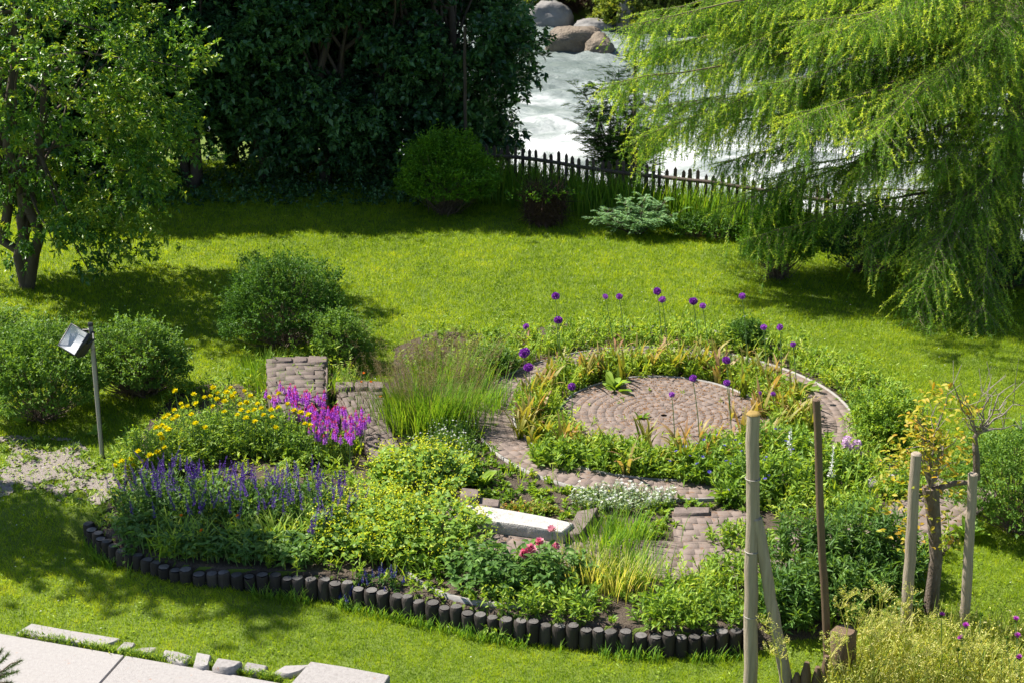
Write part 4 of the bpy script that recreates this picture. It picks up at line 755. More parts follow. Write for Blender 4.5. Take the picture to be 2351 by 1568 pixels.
for i, (px, py) in enumerate(SP):
    b = G(px, py); k = i % 3; t = thing('strap_leaf_plant', 'fading strap leaved bulb plant with %s leaves in the ring bed' % HUE[k], 'bulb plant', b, 'fading %s strap leaf plants in the ring bed' % HUE[k])
    g = Geo(); m = random.randint(8, 13); t0 = [.0, .36, .14][k]; straps(g, rng.normal(0, .05, (m, 3)) * [1, 1, 0], rng.uniform(0, 6.28, m), .34 + .40 * rng.random(m), .04 + .028 * rng.random(m), lean=.08, bend=.5 + 1.2 * rng.random(m) ** 1.5, segs=6, tint=t0 + .28 * rng.random(m), tip=.3); part('leaf', g, G_STRAP, t)

# ------------------------------------------------------------------ weeds and ground cover in the beds (nobody could count them)
def herbs(g, x, y, hh, nst, nl, L, W, big=False, tintb=.5, gs=None, z=None):
    n = len(x); A = np.repeat(np.stack([x, y, hgt(x, y) if z is None else z], 1), nst, 0); N = len(A); h = np.repeat(np.broadcast_to(hh, (n,)), nst) * (.6 + .6 * rng.random(N))
    B = A + np.stack([rng.normal(0, .28, N) * h, rng.normal(0, .28, N) * h, h], 1); tt = np.repeat(tintb + rng.normal(0, .16, n), nst)
    if gs is not None: sticks(gs, A, B, .004, .002)
    twigleaves(g, A, B, nl, L, W, tint=tt, tvar=.12, side=.95, up=.25, t0=.1)
n = 9000; x = rng.uniform(-6.5, 9, n); y = rng.uniform(16, 28, n); d = np.hypot(x - C0[0], y - C0[1]); k = inbed(x, y) & ~paved(x, y) & (y > np.interp(x, PALW[:, 0], PALW[:, 1]) + .12)
ringy = (d < R4)
dens = np.where(ringy, np.where(d < R2, 1., .85) * (fbm(x, y, 1.0) > .30), .5 * (fbm(x, y, 1.0) > .34)); k &= rng.random(n) < dens
x, y, d = x[k], y[k], d[k]; g = Geo(); hh = .10 + .26 * fbm(x + 5, y, .9) * rng.random(len(x)) ** .6
hh = np.where(low_zone(x, y), .05 + .05 * rng.random(len(x)), hh); herbs(g, x, y, hh, 3, 7, .085, .032, tintb=.25 + .5 * fbm(x, y + 20, 1.2)); 
n = 420; x = rng.uniform(-4, 9, n); y = rng.uniform(16.5, 27, n); k = paved(x, y) & inbed(x, y) & (np.hypot(x - C0[0], y - C0[1]) > .6); x, y = x[k], y[k]; herbs(g, x, y, .07 + .08 * rng.random(len(x)), 2, 5, .06, .022, tintb=.55)
P = np.stack([x, y, hgt(x, y)], 1)
n = 5200; x = rng.uniform(-6.5, 9, n); y = rng.uniform(16, 28, n); k = inbed(x, y) & ~paved(x, y) & (fbm(x + 3, y + 8, .8) > .48) & (y > np.interp(x, PALW[:, 0], PALW[:, 1]) + .1); x, y = x[k], y[k]
straps(g, np.stack([x, y, hgt(x, y)], 1), rng.uniform(0, 6.28, len(x)), .15 + .3 * rng.random(len(x)), .016, lean=.15, bend=.9, segs=3, tint=.3 + .6 * rng.random(len(x)))
n = 3600; x = rng.uniform(-5, 9, n); y = rng.uniform(16, 28, n); k = ~low_zone(x, y) & inbed(x, y) & ~paved(x, y) & (fbm(x + 13, y + 2, .7) > .45) & (y > np.interp(x, PALW[:, 0], PALW[:, 1]) + .15); x, y = x[k], y[k]
herbs(g, x, y, .22 + .34 * rng.random(len(x)) ** 1.5, 2, 13, .10, .026, tintb=.3 + .5 * fbm(x, y + 4, 1.5))
n = 1500; a = rng.uniform(0, 6.283, n); r = np.where(rng.random(n) < .5, rng.uniform(R1 + .06, R2 - .05, n), rng.uniform(R3 + .1, R4 - .05, n)); x = C0[0] + r * np.cos(a); y = C0[1] + r * np.sin(a); k = ~low_zone(x, y) & inbed(x, y) & (fbm(x * 1.7, y * 1.7, 1.0) > .38); x, y = x[k], y[k]
herbs(g, x, y, .16 + .34 * rng.random(len(x)) ** 1.4, 2, 12, .10, .028, tintb=.35 + .55 * fbm(x, y + 14, 1.8))
n = 2600; a = rng.uniform(0, 6.283, n); r = np.where(rng.random(n) < .5, rng.uniform(R1 + .06, R2 - .05, n), rng.uniform(R3 + .1, R4 - .05, n)); x = C0[0] + r * np.cos(a); y = C0[1] + r * np.sin(a); k = ~low_zone(x, y) & (fbm(x * 1.3 + 4, y * 1.3, 1.0) > .42); x, y = x[k], y[k]
straps(g, np.stack([x, y, hgt(x, y)], 1), rng.uniform(0, 6.28, len(x)), .2 + .3 * rng.random(len(x)), .026, lean=.1, bend=.8, segs=4, tint=.45 + .5 * rng.random(len(x)))
stuff('bed_weeds', g, G_HERB)
# dock-like rosettes
for px, py, s, lb in [(1410, 900, .42, 'broad leaved rosette below the pink strap leaves at the ring back'), (1130, 835, .3, 'leafy rosette beside the low dark bush'), (855, 985, .22, 'leafy weed growing from the lower brick path'), (1470, 965, .16, 'small weed in the middle of the paved circle'), (1668, 1150, .36, 'big crinkled dock rosette below the blue cornflowers'), (1105, 1118, .36, 'upright leafy dock plant behind the white bench'), (1215, 1245 + 60, .0, ''),
                      (2215, 1240, .40, 'pale grey green broad leaf plant below the right shrub'), (1545, 1370, .34, 'tall broad leaved weed beside the front brick path'), (1500, 1390, .3, 'toothed leafy weed left of the tall broad weed'), (1850, 900, .28, 'leafy rosette beside the flat grey stone'), (1320, 1000, .3, 'leafy weed before the left edge of the paved circle'), (60, 975, .25, 'upright weed at the foot of the left shrub'), (230, 1000, .22, 'low weed by the floodlight pole foot')]:
    if not s: continue
    b = G(px, py); t = thing('dock_plant', lb, 'weed', b); g = Geo(); m = 14; a = rng.uniform(0, 6.28, m); bigleaves(g, rng.normal(0, .03, (m, 3)) * [1, 1, 0] + [0, 0, .02], np.stack([np.cos(a), np.sin(a), .6 + 1.2 * rng.random(m)], 1), s * (.7 + .6 * rng.random(m)), s * .34, tint=.3 + .4 * rng.random(m)); part('leaf_rosette', g, G_HERB, t)

# ------------------------------------------------------------------ flowering perennials
def clump(name, label, cat, base, foot, h, nst, nl, L, W, mat, group=None, dome=True, big=False, tintb=.45, lean=.25):
    """leafy clump: foot = (rx, ry); stems rise from the foot, taller in the middle"""
    t = thing(name, label, cat, base, group); m = nst; r = np.sqrt(rng.random(m)); a = rng.uniform(0, 6.28, m); ux, uy = r * np.cos(a), r * np.sin(a)
    A = np.stack([ux * foot[0], uy * foot[1], 0 * ux], 1); A[:, 2] = hgt(A[:, 0] + base[0], A[:, 1] + base[1]) - base[2]; hh = h * ((1 - .55 * r ** 2) if dome else 1) * (.75 + .4 * rng.random(m))
    B = A + np.stack([ux * lean * h + rng.normal(0, .1, m) * h, uy * lean * h + rng.normal(0, .1, m) * h, hh], 1); g = Geo(); sticks(g, A, B, .006, .003); part('stem', g, G_STEM, t)
    g = Geo(); tt = np.clip(tintb + .5 * (fbm(A[:, 0] + base[0], A[:, 1] + base[1], 2.0) - .5) * 2 * .5 + rng.normal(0, .12, m), 0, 1)
    if big:
        u = .25 + .75 * rng.random((m, nl)); P = (A[:, None] + (B - A)[:, None] * u[..., None]).reshape(-1, 3); az = rng.uniform(0, 6.28, m * nl); bigleaves(g, P, np.stack([np.cos(az), np.sin(az), .15 + .5 * rng.random(m * nl)], 1), L * (.6 + .7 * rng.random(m * nl)), W * (.6 + .7 * rng.random(m * nl)), tint=np.repeat(tt, nl) + rng.normal(0, .1, m * nl))
    else: twigleaves(g, A, B, nl, L, W, tint=tt, tvar=.14, side=.95, up=.2, t0=.15)
    part('foliage', g, mat, t); return t, A, B
# prototypes of blooms
def bloom_cup(n, r, mat, name, open_=.5, core=None):
    g = Geo(); a = np.arange(n) * 2.4; el = np.linspace(1.25, .15, n) if core is None else np.linspace(.9, .1, n)
    d = np.stack([np.cos(a) * np.cos(el), np.sin(a) * np.cos(el), np.sin(el)], 1); bigleaves(g, d * r * .15, d, r * 1.0, r * .95, roll=.2, fold=.2, droop=-.25); bigleaves(g, d * r * .1 + [0, 0, r * .1], d + [0, 0, .6], r * .8, r * .8, roll=.2, fold=.2, droop=-.2); return g.mesh(name, mat)
M_GLOBE = bloom_cup(11, .052, Y_FLOW, 'globe_bloom'); M_PEONY = bloom_cup(16, .078, P_PINK, 'peony_bloom'); M_BUTTER = bloom_cup(6, .02, Y_FLOW, 'small_yellow_bloom'); M_ORB = bloom_cup(6, .028, P_ORANGE, 'orange_bloom')
def spike_mesh(name, L, r, n, mat, tint_fn, pl, pw, stem=None):
    g = Geo(); u = rng.random(n); a = rng.uniform(0, 6.28, n); rr = r * (1 - u) ** .6 * .5
    P = np.stack([rr * np.cos(a), rr * np.sin(a), u * L], 1); leaves(g, P, np.stack([np.cos(a), np.sin(a), .25 + .6 * u], 1), pl * (1.1 - .6 * u), pw * (1.1 - .6 * u), roll=.8, tint=tint_fn(u), droop=.1)
    tube(g, [[0, 0, -.01], [0, 0, L * .9]], [r * .3, r * .12], 5, tint=tint_fn(np.array([.3]))[0]); return g.mesh(name, mat)
M_SAGE = [spike_mesh('sage_spike', .26, .016, 70, P_SAGE, lambda u: .25 + .5 * rng.random(len(u)), .024, .013) for _ in range(3)]
M_PRIM = [spike_mesh('primula_spike', .15, .038, 100, P_PRIM, lambda u: np.where(u > .66, .92, .08 + .32 * rng.random(len(u))), .024, .015) for _ in range(3)]
M_BUG = spike_mesh('bugle_spike', .15, .02, 60, leafmat('dark_blue_petal', [(.02, .02, .12), (.06, .06, .28)], trans=.2, tcol=(1, 1, 1), mul=1.1), lambda u: rng.random(len(u)), .02, .013)
M_FOX = spike_mesh('white_spire', .5, .035, 60, P_WHITE, lambda u: rng.random(len(u)), .05, .03)
def star_mesh(name, n, r, w_, mat): g = Geo(); a = np.arange(n) * 6.283 / n; leaves(g, np.zeros((n, 3)), np.stack([np.cos(a), np.sin(a), .35 + 0 * a], 1), r, w_, roll=.2, tint=rng.random(n), droop=-.1); leaves(g, np.zeros((n, 3)), np.stack([np.cos(a + .4), np.sin(a + .4), 1 + 0 * a], 1), r * .7, w_, roll=.2, tint=rng.random(n), droop=0); return g.mesh(name, mat)
M_CORN = star_mesh('cornflower', 9, .035, .014, P_BLUE); M_EDEL = star_mesh('woolly_star', 7, .03, .013, P_WHITE); M_TINY = star_mesh('tiny_daisy', 8, .017, .007, P_WHITE)
g = Geo(); d = rdir(70); d[:, 2] = np.abs(d[:, 2]); leaves(g, d * .06, rdir(70) + d, .028, .026, roll=1.5); leaves(g, d * .05, rdir(70) + d * .5, .03, .026, roll=1.5); M_PHL = g.mesh('phlox_cluster', P_LILAC)
def bloom(name, mesh, t, p, sc=1.0, tilt=.25): return link(name, mesh, t, p, (random.gauss(0, tilt), random.gauss(0, tilt), random.uniform(0, 6)), sc * random.uniform(.85, 1.15))

# globeflowers: five plants side by side
YF = [(403, 900), (445, 908), (489, 893), (482, 912), (496, 920), (520, 904), (530, 893), (533, 912), (515, 925), (540, 905), (560, 900), (566, 925), (400, 944), (420, 938), (430, 935), (452, 928), (386, 956), (396, 965), (405, 960), (372, 978), (380, 985), (360, 985), (368, 1000), (388, 990), (372, 1010), (378, 962), (420, 1015), (515, 948), (490, 935), (545, 955), (570, 948), (584, 944), (600, 940), (592, 930), (555, 945), (565, 963), (605, 955), (622, 945), (640, 938), (470, 985), (450, 975), (632, 985), (660, 930), (675, 945), (690, 950), (710, 955), (700, 975), (712, 978), (615, 915), (640, 905), (575, 912), (552, 930), (415, 930), (440, 955), (500, 905), (470, 915), (585, 970), (625, 960), (300, 1058), (280, 1062), (305, 1070), (290, 1078), (345, 1048), (362, 1040), (318, 1040), (378, 1030), (262, 1072), (330, 1062)]
YC = [((360, 1070), (.55, .5), .62, 'globeflower plant at the left end of the yellow patch by the gravel'), ((450, 1040), (.6, .6), .66, 'globeflower plant in the left middle of the yellow patch'), ((545, 1025), (.6, .55), .68, 'globeflower plant with the densest yellow blooms in the middle of the patch'), ((640, 1030), (.55, .5), .62, 'globeflower plant beside the pink red tipped spikes'), ((720, 1050), (.4, .4), .5, 'small globeflower plant at the right end of the yellow patch')]
yt = []
for (p, fo, h, lb) in YC: yt.append(clump('globeflower_plant', lb, 'flower plant', G(*p), fo, h, 260, 12, .085, .026, G_HERB, 'yellow globeflower plants', tintb=.45))
def place_blooms(px, plants, mesh, name, dz=0, sc=1.0, stemlen=.25):
    """each bloom goes to the plant nearest to it, at that plant's depth"""
    stems = {}
    for (a, c) in px:
        best = min(plants, key=lambda q: abs(AtY(a, c, q[0].location[1] + .1)[0] - q[0].location[0])); t = best[0]; b = np.array(t.location); A, B = best[1], best[2]
        # a depth inside the clump where the bloom rides above the leaves
        dx = AtY(a, c, b[1])[0] - b[0]; bestp = None
        for oy in np.linspace(-.5, .6, 12):
            q = AtY(a, c, b[1] + oy) - b
            e = abs(q[2] - (.70 + .06 * random.random())); bestp = (e, q) if bestp is None or e < bestp[0] else bestp
        q = bestp[1]; m = mesh[random.randrange(len(mesh))] if isinstance(mesh, list) else mesh; bloom(name, m, t, q + [0, 0, dz], sc); stems.setdefault(t.name, [t, []])[1].append(q)
    for t, qs in stems.values():
        g = Geo(); q = np.array(qs); f0 = q * [1, 1, 0] * .8; sticks(g, f0, q, .005, .003); part('flower_stem', g, G_STEM, t)
place_blooms(YF, yt, M_GLOBE, 'bloom')
# primula spikes
PC = [((650, 940), 13), ((690, 955), 14), ((725, 970), 14), ((760, 985), 14), ((790, 1000), 13), ((815, 1010), 12), ((700, 990), 10), ((745, 1020), 12), ((780, 1035), 12)]
for (p, m) in PC:
    m = int(m * 1.35)
    b = G(p[0], p[1] + 28); t = thing('primula_plant', 'primula with pink purple spikes tipped red on the brick path edge', 'flower plant', b, 'red tipped pink primulas'); g = Geo(); k = 40; a = rng.uniform(0, 6.28, k)
    straps(g, rng.normal(0, .12, (k, 3)) * [1, 1, 0], a, .16 + .14 * rng.random(k), .035, lean=.3, bend=.8, segs=4, tint=.4 + .5 * rng.random(k)); part('leaf_rosette', g, G_HERB, t); g = Geo(); q = np.stack([rng.normal(0, .17, m), rng.normal(0, .19, m), .34 + .16 * rng.random(m)], 1); sticks(g, q * [.8, .8, 0], q, .005, .004); part('flower_stem', g, G_STEM, t)
    for s in q: bloom('flower_spike', random.choice(M_PRIM), t, s, 1.0, .1)
# purple sage
SC = [((345, 1150), .35, 'leftmost purple sage plant above the log palisade corner'), ((430, 1160), .45, 'purple sage plant with dense dark spikes left of the middle'), ((520, 1165), .45, 'purple sage plant in the middle of the bed behind the palisade'), ((600, 1175), .45, 'purple sage plant right of the middle with long leaves below'), ((690, 1165), .42, 'purple sage plant below the primulas'), ((755, 1190), .35, 'purple sage plant touching the lime froth mound')]
for (p, fo, lb) in SC:
    t, A, B = clump('sage_plant', lb, 'flower plant', G(p[0], p[1] + 28), (fo, .55), .55, 150, 9, .10, .035, G_TALL, 'purple sage plants behind the palisade', tintb=.4); g = Geo(); m = 30; idx = rng.integers(0, len(A), m)
    q = B[idx] + np.stack([rng.normal(0, .06, m), rng.normal(0, .06, m), .02 + .12 * rng.random(m)], 1); f0 = A[idx]; sticks(g, f0, q, .004, .003); part('flower_stem', g, G_STEM, t)
    for s in q: bloom('flower_spike', random.choice(M_SAGE), t, s, 1.0, .22)
# leafy low skirt in front of the sage
for p, fo, lb in [((360, 1245), (.55, .35), 'broad leaved green skirt plant at the left behind the palisade'), ((470, 1270), (.6, .3), 'broad leaved green plant with orange blooms behind the palisade'), ((580, 1280), (.6, .28), 'broad leaved green plant in front of the middle sage'), ((680, 1285), (.5, .28), 'broad leaved green plant left of the lime froth mound')]:
    t, A, B = clump('leafy_perennial', lb, 'leafy plant', G(*p), fo, .30, 95, 5, .14, .05, G_TALL, big=True, dome=False, tintb=.55)
    if 'orange' in lb:
        for q in range(3): bloom('bloom', M_ORB, t, B[q] + [0, 0, .05])
for px, py, lb in [(560, 1262, 'arching long leaved clump in front of the middle sage'), (650, 1248, 'arching long leaved clump right of the broad leaved plants'), (725, 1235, 'arching long leaved clump beside the lime froth'), (420, 1262, 'arching long leaved clump near the left palisade logs')]:
    _b = G(px, py); _t = thing('long_leaf_plant', lb, 'leafy plant', _b); g = Geo(); m = 90; straps(g, rng.normal(0, .2, (m, 3)) * [1, .7, 0], rng.uniform(0, 6.28, m), .28 + .3 * rng.random(m), .022, lean=.2, bend=1.0, segs=5, tint=.4 + .5 * rng.random(m)); part('leaf', g, G_HERB, _t)
# lady's mantle
for p, fo, h, lb in [((850, 1240), (.62, .6), .58, 'lime green frothy mound plant at the left of the yellow green heap'), ((960, 1250), (.68, .62), .64, 'lime green frothy mound plant in front at the centre of the heap'), ((960, 1120), (.6, .5), .6, 'lime green frothy mound plant at the back of the heap')]:
    t, A, B = clump('lady_mantle', lb, 'flower plant', G(*p), fo, h, 230, 4, .10, .11, G_MANTLE, 'lime frothy mounds', big=True, tintb=.45, lean=.45); g = Geo(); m = len(B); k = rng.random(m) < .72; Q = np.repeat(B[k], 9, 0) + rng.normal(0, .055, (int(k.sum()) * 9, 3)) + [0, 0, .04]; leaves(g, Q, rdir(len(Q)) + [0, 0, .6], .032, .028, roll=1.2); part('blossom_froth', g, P_LIME, t)
# bugle, peonies
for p, lb in [((815, 1345), 'dark blue bugle tuft behind the palisade logs'), ((880, 1345), 'second dark blue bugle tuft right of the other')]:
    t, A, B = clump('bugle_plant', lb, 'flower plant', G(*p), (.22, .15), .16, 40, 6, .06, .03, G_TALL)
    for s in B[:14]: bloom('flower_spike', M_BUG, t, s, 1.0)
for p, fo, lb, bl in [((1120, 1345), (.42, .35), 'dark leaved peony without blooms before the bench', []), ((1255, 1345), (.42, .35), 'peony with pink blooms before the white bench', [(1268, 1220), (1238, 1246), (1215, 1262), (1200, 1270), (1272, 1256), (1270, 1312)])]:
    t, A, B = clump('peony', lb, 'flower plant', G(*p), fo, .62, 75, 9, .14, .05, G_TALL, dome=True, big=True, tintb=.5); b = np.array(t.location); g = Geo(); qs = [AtY(a, c, b[1] + .05) - b for a, c in bl]
    for q in qs: bloom('bloom', M_PEONY, t, q, .95 if q[2] > .4 else .5, .5)
    if qs: q = np.array(qs); sticks(g, q * [.8, .8, 0], q, .006, .005); part('flower_stem', g, G_STEM, t)
# white woolly stars, fine grasses
t, A, B = clump('edelweiss', 'silvery plant mat with white woolly stars at the front of the ring path', 'flower plant', G(1430, 1160), (.72, .26), .22, 260, 10, .06, .016, G_GREY, dome=False)
for s in B[:95]: bloom('bloom', M_EDEL, t, s + [0, 0, .02], 1.0)
def grassplant(label, base, fx, fy, n, L, W, mat, name='grass_clump', tips=0, lean=.12, bend=.7, group=None, ptint=.5):
    t = thing(name, label, 'grass', base, group); g = Geo(); P = np.stack([rng.normal(0, fx, n), rng.normal(0, fy, n), 0 * np.arange(n)], 1); straps(g, P, np.arctan2(P[:, 1], P[:, 0]) + rng.normal(0, .7, n), L * (.5 + .6 * rng.random(n)), W, lean=lean, bend=bend * (.4 + .9 * rng.random(n)), segs=5); part('blades', g, mat, t)
    if tips:
        g = Geo(); m = tips; A = np.stack([rng.normal(0, fx, m), rng.normal(0, fy, m), 0 * np.arange(m)], 1); H = L * (1.05 + .45 * rng.random(m)); B = A * 1.0 + np.stack([A[:, 0] * .55 + rng.normal(0, .1, m), A[:, 1] * .5 + rng.normal(0, .08, m), H], 1); sticks(g, A, B, .0025, .0015); pn = 26; u = .72 + .30 * rng.random((m, pn)); Q = (A[:, None] + (B - A)[:, None] * u[..., None]).reshape(-1, 3)
        E = Q + rng.normal(0, .045, Q.shape) * np.repeat(1.2 - u.reshape(-1, 1) * .5, 1, 1); sticks(g, Q, E, .0012, .0010); leaves(g, E, rdir(len(E)), .013, .007, roll=1.5); part('panicle', g, G_PANIC, t)
    return t
grassplant('tall green grass clump with brown airy plumes left of the ring', G(985, 985), .40, .25, 1500, .85, .011, G_GRASS, 'ornamental_grass', tips=150)
grassplant('second tall grass clump with brown plumes behind the first one', G(1020, 895), .34, .2, 800, .7, .011, G_GRASS, 'ornamental_grass', tips=110)
grassplant('low green grass fringe right of the tall plumed grass', G(1100, 935), .25, .2, 500, .5, .012, G_GRASS)
for px, py, lb in [(628, 905, 'grass tuft before the left edge of the upper raised brick path'), (604, 868, 'bright grass tuft at the left foot of the upper raised brick path'), (762, 905, 'grass tuft in the corner between the two raised brick paths'), (1385, 1270, 'fine grass tuft right of the stone bench'), (1430, 1240, 'fine bluish grass tuft below the woolly white stars'), (1455, 1330, 'grass tuft beside the front brick path'), (1420, 1350, 'yellowish grass tuft before the front brick path'), (1350, 1340, 'yellowish grass tuft right of the peonies')]: grassplant(lb, G(px, py), .22, .18, 260, .5, .011, G_GRASS if 'yellowish' not in lb else G_DRY)
for p, fo, h, lb in [((1010, 1055), (.5, .4), .45, 'airy fleabane plant with tiny white blooms below the tall grass'), ((1035, 1020), (.3, .35), .42, 'airy fleabane plant beside the left side of the ring path')]:
    t, A, B = clump('fleabane', lb, 'flower plant', G(*p), fo, h, 190, 9, .06, .018, G_HERB)
    for s in B[:60]: bloom('bloom', M_TINY, t, s + [0, 0, .03], 1.0)
t, A, B = clump('leafy_perennial', 'reddish green low plant between the ring path and the bench', 'leafy plant', G(1215, 1178), (.42, .16), .14, 130, 8, .06, .028, leafmat('reddish_leaf', [(.06, .12, .015), (.14, .19, .025), (.30, .10, .04)], trans=.4))
t, A, B = clump('leafy_perennial', 'dark reddish ground plant left of the ring path below the fleabane', 'leafy plant', G(1085, 1105), (.26, .2), .2, 110, 8, .06, .026, G_ROUND)
# leafy masses in front of and right of the ring
CF = [((1390, 1065), (.55, .35), .42, 'grey green leafy perennial in front of the paved circle'), ((1290, 1060), (.45, .35), .35, 'leafy perennial at the left front of the ring bed'), ((1490, 1080), (.45, .3), .32, 'leafy perennial in the middle front of the ring bed'), ((1600, 1095), (.45, .3), .42, 'cornflower plant left of the tall front post'), ((1660, 1090), (.5, .5), .6, 'cornflower plant behind the tall front post'), ((1715, 1140), (.4, .35), .6, 'cornflower plant at the tall front post'), ((1760, 1060), (.5, .4), .6, 'leafy cornflower plant right of the tall front post'), ((1800, 1130), (.5, .4), .6, 'light green leafy perennial left of the brown pole'), ((1850, 1060), (.45, .4), .5, 'light green leafy perennial behind the brown pole'), ((1900, 1100), (.45, .4), .5, 'light green leafy perennial at the lilac phlox')]
for p, fo, h, lb in CF:
    t, A, B = clump('leafy_perennial' if 'cornf' not in lb else 'cornflower_plant', lb, 'leafy plant' if 'cornf' not in lb else 'flower plant', G(*p), fo, h, 120, 12, .125, .036, G_HERB, tintb=.45)
    if 'cornf' in lb:
        for s in B[:9]: bloom('bloom', M_CORN, t, s + [0, 0, .03])
TP = [((1850, 1330), (.42, .35), 1.0, 'tall dark green perennial left of the brown pole'), ((1950, 1330), (.45, .4), 1.05, 'tall dark green perennial between the brown pole and the tree stake'), ((2030, 1330), (.35, .35), .95, 'tall dark green perennial beside the left tree stake'), ((1900, 1400), (.45, .3), .7, 'dark leafy perennial at the foot of the brown pole'), ((2010, 1410), (.4, .3), .6, 'dark leafy perennial at the foot of the left tree stake'), ((1800, 1410), (.35, .3), .55, 'dark leafy perennial behind the leaning brace post')]
for p, fo, h, lb in TP: clump('tall_perennial', lb, 'leafy plant', G(*p), fo, h, 80, 30, .13, .03, G_TALL, tintb=.5, lean=.15)
for p, lb in [((1670, 1330), 'green leafy perennial left of the tall front post foot'), ((1600, 1380), 'leafy perennial at the end of the front brick path'), ((1700, 1250), 'leafy perennial right of the front brick path'), ((1530, 1420), 'leafy weedy plant behind the right part of the palisade'), ((1320, 1400), 'leafy weedy plant behind the middle of the palisade'), ((1180, 1400), 'low leafy plant in front of the peony edging'), ((1640, 1420), 'yellowish weedy plant near the right end of the palisade'), ((1960, 1190), 'leafy plant below the lilac phlox'), ((2080, 1130), 'leafy plant beside the pale stone step')]:
    clump('leafy_perennial', lb, 'leafy plant', G(*p), (.38, .28), .34, 80, 10, .10, .03, G_HERB, tintb=.5)
t, A, B = clump('phlox', 'lilac phlox clusters right of the brown pole', 'flower plant', G(1955, 1085), (.35, .25), .4, 60, 8, .09, .03, G_HERB)
b = np.array(t.location)
for px, py in [(1945, 1010), (1960, 1030), (1930, 1050), (1975, 1045), (1915, 1065), (1955, 1060), (1985, 1070), (2020, 1065), (1940, 1025), (1968, 1018)]: bloom('bloom', M_PHL, t, AtY(px, py, b[1] + .1) - b, .95)
for px, py, lb in [(1808, 1085, 'white flower spire right of the tall front post'), (1905, 1130, 'short white flower spire beside the brown pole')]:
    b = G(px, py); t = thing('white_foxglove', lb, 'flower plant', b); g = Geo(); tube(g, [[0, 0, 0], [0, 0, .3]], .006, 5); part('stem', g, G_STEM, t); bloom('flower_spike', M_FOX, t, (0, 0, .25), 1.0, .05); g = Geo(); a = rng.uniform(0, 6.28, 10); bigleaves(g, np.zeros((10, 3)), np.stack([np.cos(a), np.sin(a), .6 + 0 * a], 1), .16, .05); part('leaf_rosette', g, G_HERB, t)
b = G(820, 985); t = thing('poppy', 'lone yellow orange poppy stem leaning over the lower brick path', 'flower plant', b); g = Geo(); qs = [AtY(x_, y_, b[1]) - b for x_, y_ in [(836, 858), (829, 878), (852, 878), (873, 912)]]; sticks(g, np.zeros((4, 3)), np.array(qs), .004, .003); part('stem', g, G_STEM, t)
for q in qs: bloom('bloom', M_ORB, t, q, 1.0)

# ------------------------------------------------------------------ young pollarded tree with stakes
b = G(2137, 1405); K = lambda px, py, dy=0.: AtY(px, py, b[1] + dy) - b
t = thing('pollarded_tree', 'young pollarded tree with flaky trunk, bare grey twigs and yellow leaves between stakes', 'tree', b)
g = Geo(); tube(g, [[0, 0, -.1], K(2141, 1350), K(2150, 1280), K(2144, 1200), K(2140, 1150), K(2136, 1118)], [.10, .085, .08, .078, .088, .098], 14, jit=.08); part('trunk', g, M_BARKL, t, True)
g = Geo(); tube(g, [K(2150, 1130), K(2165, 1116), K(2195, 1108), K(2240, 1107), K(2242, 1080)], [.05, .042, .036, .033, .03], 8, jit=.05); tube(g, [K(2242, 1100), K(2241, 1050), K(2238, 1005), K(2245, 990)], [.045, .04, .035, .03], 8, jit=.06); part('branch', g, M_BARKL, t, True)
g = Geo(); A, B = [], []
for p0, tgt in [((2136, 1120), [(2095, 960), (2110, 985), (2150, 930), (2175, 905), (2180, 985), (2200, 1000), (2080, 1030), (2165, 1020), (2125, 1000), (2190, 1060), (2108, 1040)]), ((2242, 995), [(2170, 875), (2195, 905), (2275, 870), (2290, 890), (2325, 900), (2345, 930), (2310, 950), (2255, 900), (2225, 930), (2330, 880), (2300, 985), (2210, 960), (2345, 985)])]:
    for q in tgt:
        dy = random.uniform(-.35, .35); c = limbcurve(K(*p0), K(q[0], q[1], dy), .06, 6, .25); tube(g, c, np.linspace(.014, .004, 6), 4, cap=False)
        for _ in range(4): i = random.randint(2, 5); A.append(c[i]); B.append(c[i] + rng.normal(0, .14, 3) + [0, 0, .12])
sticks(g, np.array(A), np.array(B), .005, .003); part('twigs', g, M_TWIGG, t)
g = Geo(); yl = [(2090, 1000), (2100, 960), (2150, 900), (2160, 920), (2110, 985), (2125, 1000), (2080, 1030), (2070, 1040), (2180, 985), (2200, 1010), (2215, 930), (2230, 950), (2140, 1060), (2160, 1040), (2180, 1070), (2110, 1050), (2095, 1080), (2210, 1040), (2120, 940), (2190, 1130), (2170, 1180), (2180, 1240), (2110, 1130), (2095, 1180), (2075, 1240), (2165, 1090), (2060, 1100), (2045, 1060), (2050, 1160), (2085, 1210), (2130, 1030), (2150, 1010)]
P = np.array([K(x_, y_, random.uniform(-.4, .3)) for x_, y_ in yl]); P = np.repeat(P, 21, 0) + rng.normal(0, .095, (len(P) * 21, 3)); bigleaves(g, P, rdir(len(P)) * [1, 1, .4] + [0, 0, .1], .09, .042, roll=.5); part('crown', g, G_YTREE, t)
bb = G(2078, 1470); pole('tree_stake', 'left pale wooden tree stake beside the pollarded tree', bb, AtY(2104, 1042, bb[1] + .05), .068, M_POLE, 'stake')
bb = G(2213, 1480); pole('tree_stake', 'right pale wooden tree stake touching the horizontal branch', bb, AtY(2234, 1088, bb[1] + .05), .060, M_POLE, 'stake')
bb = At(1722, 1580, FRONT); pole('wooden_post', 'tall thick grey wooden post with wire bands and a lichen top', bb, AtY(1730, 952, bb[1] + .1), .078, M_POLE, 'post', (.28, .52, .78), M_LICHEN)
b2 = At(1808, 1585, FRONT); pole('brace_post', 'leaning pale wooden brace post resting on the tall grey post', b2, AtY(1737, 1190, bb[1] + .05), .07, M_POLE, 'post')
b3 = At(1902, 1560, FRONT); pole('brown_pole', 'slim dark brown pole between the tall grey post and the tree', b3, AtY(1874, 918, b3[1] + .1), .045, M_POLED, 'post')
